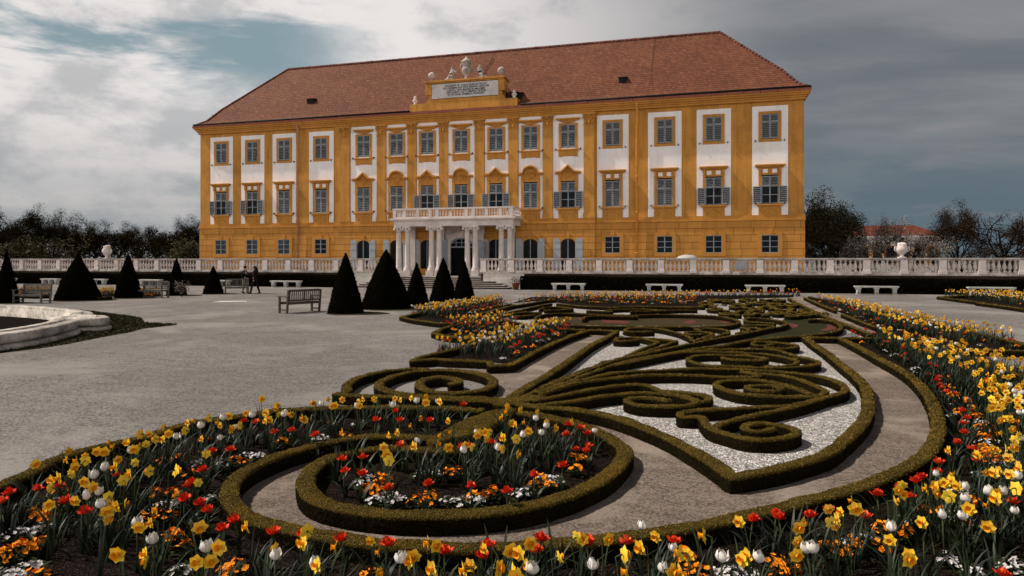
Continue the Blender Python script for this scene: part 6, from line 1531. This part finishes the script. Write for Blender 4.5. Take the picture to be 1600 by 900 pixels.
    bed([(520, 740), (580, 720), (750, 710), (880, 690), (940, 705), (920, 740), (850, 765), (700, 785), (560, 775)], dict(daffodil=3, white_tulip=1.5, red_tulip=1.5), 6, .16)
    bed([(300, 880), (480, 905), (640, 915), (900, 905), (1100, 885), (1230, 870), (1250, 960), (900, 985), (400, 985)], dict(daffodil=4, white_tulip=.8, red_tulip=.5, white_primrose=.8, orange_primrose=.5), 8, .15)
    bed([(1275, 468), (1330, 480), (1400, 496.5), (1470, 512), (1540, 527), (1610, 541), (1500, 540), (1440, 528), (1380, 510), (1320, 488)], Dm, 20, .10)
    bed([(1272, 471), (1320, 489), (1380, 511), (1440, 529), (1500, 542), (1640, 547), (1640, 550), (1480, 544), (1440, 532.5), (1388, 516.5), (1350, 504), (1310, 488)], Rm, 12, .10)
    bed([(658, 559), (740, 542), (790, 528), (850, 516), (895, 516), (850, 533), (800, 556), (766, 562), (700, 559)], Dm, 24, .10)
    bed([(775, 567), (800, 566), (855, 538), (905, 517), (890, 517), (840, 536), (795, 558)], Rm, 22, .09)
    bed([(650, 561), (685, 558), (700, 548), (668, 556)], dict(red_tulip=3), 8, .12)
    bed([(695, 516), (740, 506), (790, 502), (810, 510), (770, 522), (740, 524), (705, 520)], Mx, 26, .10)
    bed([(640, 493), (670, 488), (740, 476), (790, 471), (770, 482), (715, 492), (690, 500), (655, 496)], Dm, 24, .10)
    bed([(715, 497), (745, 490), (800, 477), (790, 476), (740, 487)], Rm, 18, .1)
    bed([(806, 474), (850, 468), (890, 465), (960, 465), (1090, 464), (1088, 472), (1085, 477), (960, 477), (900, 474), (870, 471)], dict(daffodil=5, orange_primrose=2, red_tulip=2, white_tulip=1, white_primrose=1), 15, .11)
    bed([(1090, 462.5), (1160, 462), (1250, 461.5), (1250, 464.5), (1160, 466), (1090, 467)], dict(red_tulip=2, daffodil=1.2, white_tulip=.6), 9, .12)
    bed([(1475, 463), (1520, 462.5), (1620, 462.5), (1620, 482), (1560, 474), (1515, 468)], Dm, 12, .12)
    for q in ([(18, 456.5), (30, 461), (78, 461.5), (76, 455.5)], [(124, 458.5), (132, 463), (174, 463.5), (183, 457.5)], [(208, 459.5), (216, 464), (248, 463.5), (253, 459.5)]):
        bed(q, dict(daffodil=5, orange_primrose=3, red_tulip=1), 30, .08)
    for k, L in items.items():
        L.sort(key=lambda t: t[0]); nm, txt, cat = KTXT[k]
        for D, x, y, z, rz, s in L[:300]:
            plant(k if D < 10.5 else k + '/far', nm, (x, y), rz, s, '%s %s' % (txt, ZTXT[z]), cat, '%ss %s' % (txt, ZTXT[z]))
        if len(L) > 300:
            mass(nm + '_mass', 'many more %ss in the farther beds' % txt, [(k, x, y, rz, s) for D, x, y, z, rz, s in L[300:]])
        print('FLOWERS', k, len(L), L[min(299, len(L) - 1)][0])
    # leaves of plants not yet in flower, filling the near beds
    tuft = {}
    for v in range(5):
        m = MB(); rs = np.random.default_rng(900 + v)
        for k in range(9): a = rs.uniform(0, 2 * PI); blade(m, (.03 * math.cos(a), .03 * math.sin(a), 0), a, rs.uniform(.14, .31), rs.uniform(.011, .024), rs.uniform(.15, .9), 0, 5, rs.uniform(-.6, .6))
        proto('tuft', dict(leaf=(m, 'flower_leaf')), {})
    tf = []
    for q, dn in (([(0, 815), (140, 748), (260, 712), (420, 678), (560, 662), (705, 658), (700, 672), (560, 678), (430, 692), (350, 728), (310, 790), (330, 850), (200, 900), (0, 900)], 17), ([(500, 745), (560, 715), (750, 708), (880, 680), (940, 700), (930, 740), (850, 768), (700, 788), (540, 780)], 16),
                  ([(300, 900), (640, 915), (900, 905), (1100, 880), (1290, 832), (1400, 792), (1490, 725), (1490, 665), (1420, 580), (1380, 555), (1340, 533), (1390, 540), (1475, 552), (1600, 592), (1740, 640), (1800, 900), (1500, 960), (400, 960)], 17)):
        for p in rand_in([gp(x, y) for x, y in q], dn * .8): tf.append(('tuft', p[0], p[1], RNG.uniform(0, 2 * PI), RNG.uniform(.75, 1.15)))
    mass('flower_foliage', 'strap leaves of plants not in flower filling the near beds', tf)
    # loose leaf litter and seedlings on the near soil
    P = rand_in([gp(x, y) for x, y in ((380, 815), (450, 838), (640, 868), (900, 866), (1100, 832), (1280, 792), (1420, 745), (1490, 690), (1600, 760), (1700, 1000), (0, 1000), (0, 790), (200, 730), (350, 760))], 240)
    P = np.c_[P, np.full(len(P), .024)]; N = np.zeros_like(P); N[:, 2] = 1; V, Q = leaf_quads(P, N, np.full(len(P), .014), .5); r = RNG.random(len(Q))
    tag(link('leaf_litter', quads_mesh('leaf_litter', V, Q, (r > .55).astype(int) + (r > .93), ['bark', 'bedding_leaf', 'white_chips'])), 'bits of bark and leaves lying on the dark soil', 'litter', None, 'stuff')

def build_sun():
    l = bpy.data.lights.new('sun', 'SUN'); l.energy = SUN_E; l.angle = math.radians(.55); l.color = (1.0, .93, .83)
    o = bpy.data.objects.new('sun', l); COL.objects.link(o)
    d = Vector((math.cos(SUN_EL) * math.cos(SUN_AZ), math.cos(SUN_EL) * math.sin(SUN_AZ), -math.sin(SUN_EL)))
    o.rotation_euler = d.to_track_quat('-Z', 'Y').to_euler(); o.location = (-40, -10, 60)
SUN_E = 5.0
make_materials()
plain('weathered_tablet', (.60, .56, .54), 0.7, 0.2, 1.2, 0.15, 20)
make_world(); build_sun()
build_ground(); build_palace(); build_terrace_edge(); build_wall_hedges(); build_topiaries(); build_furniture(); build_fountain()
build_trees(); build_orangery(); build_parterre(); build_flowers()
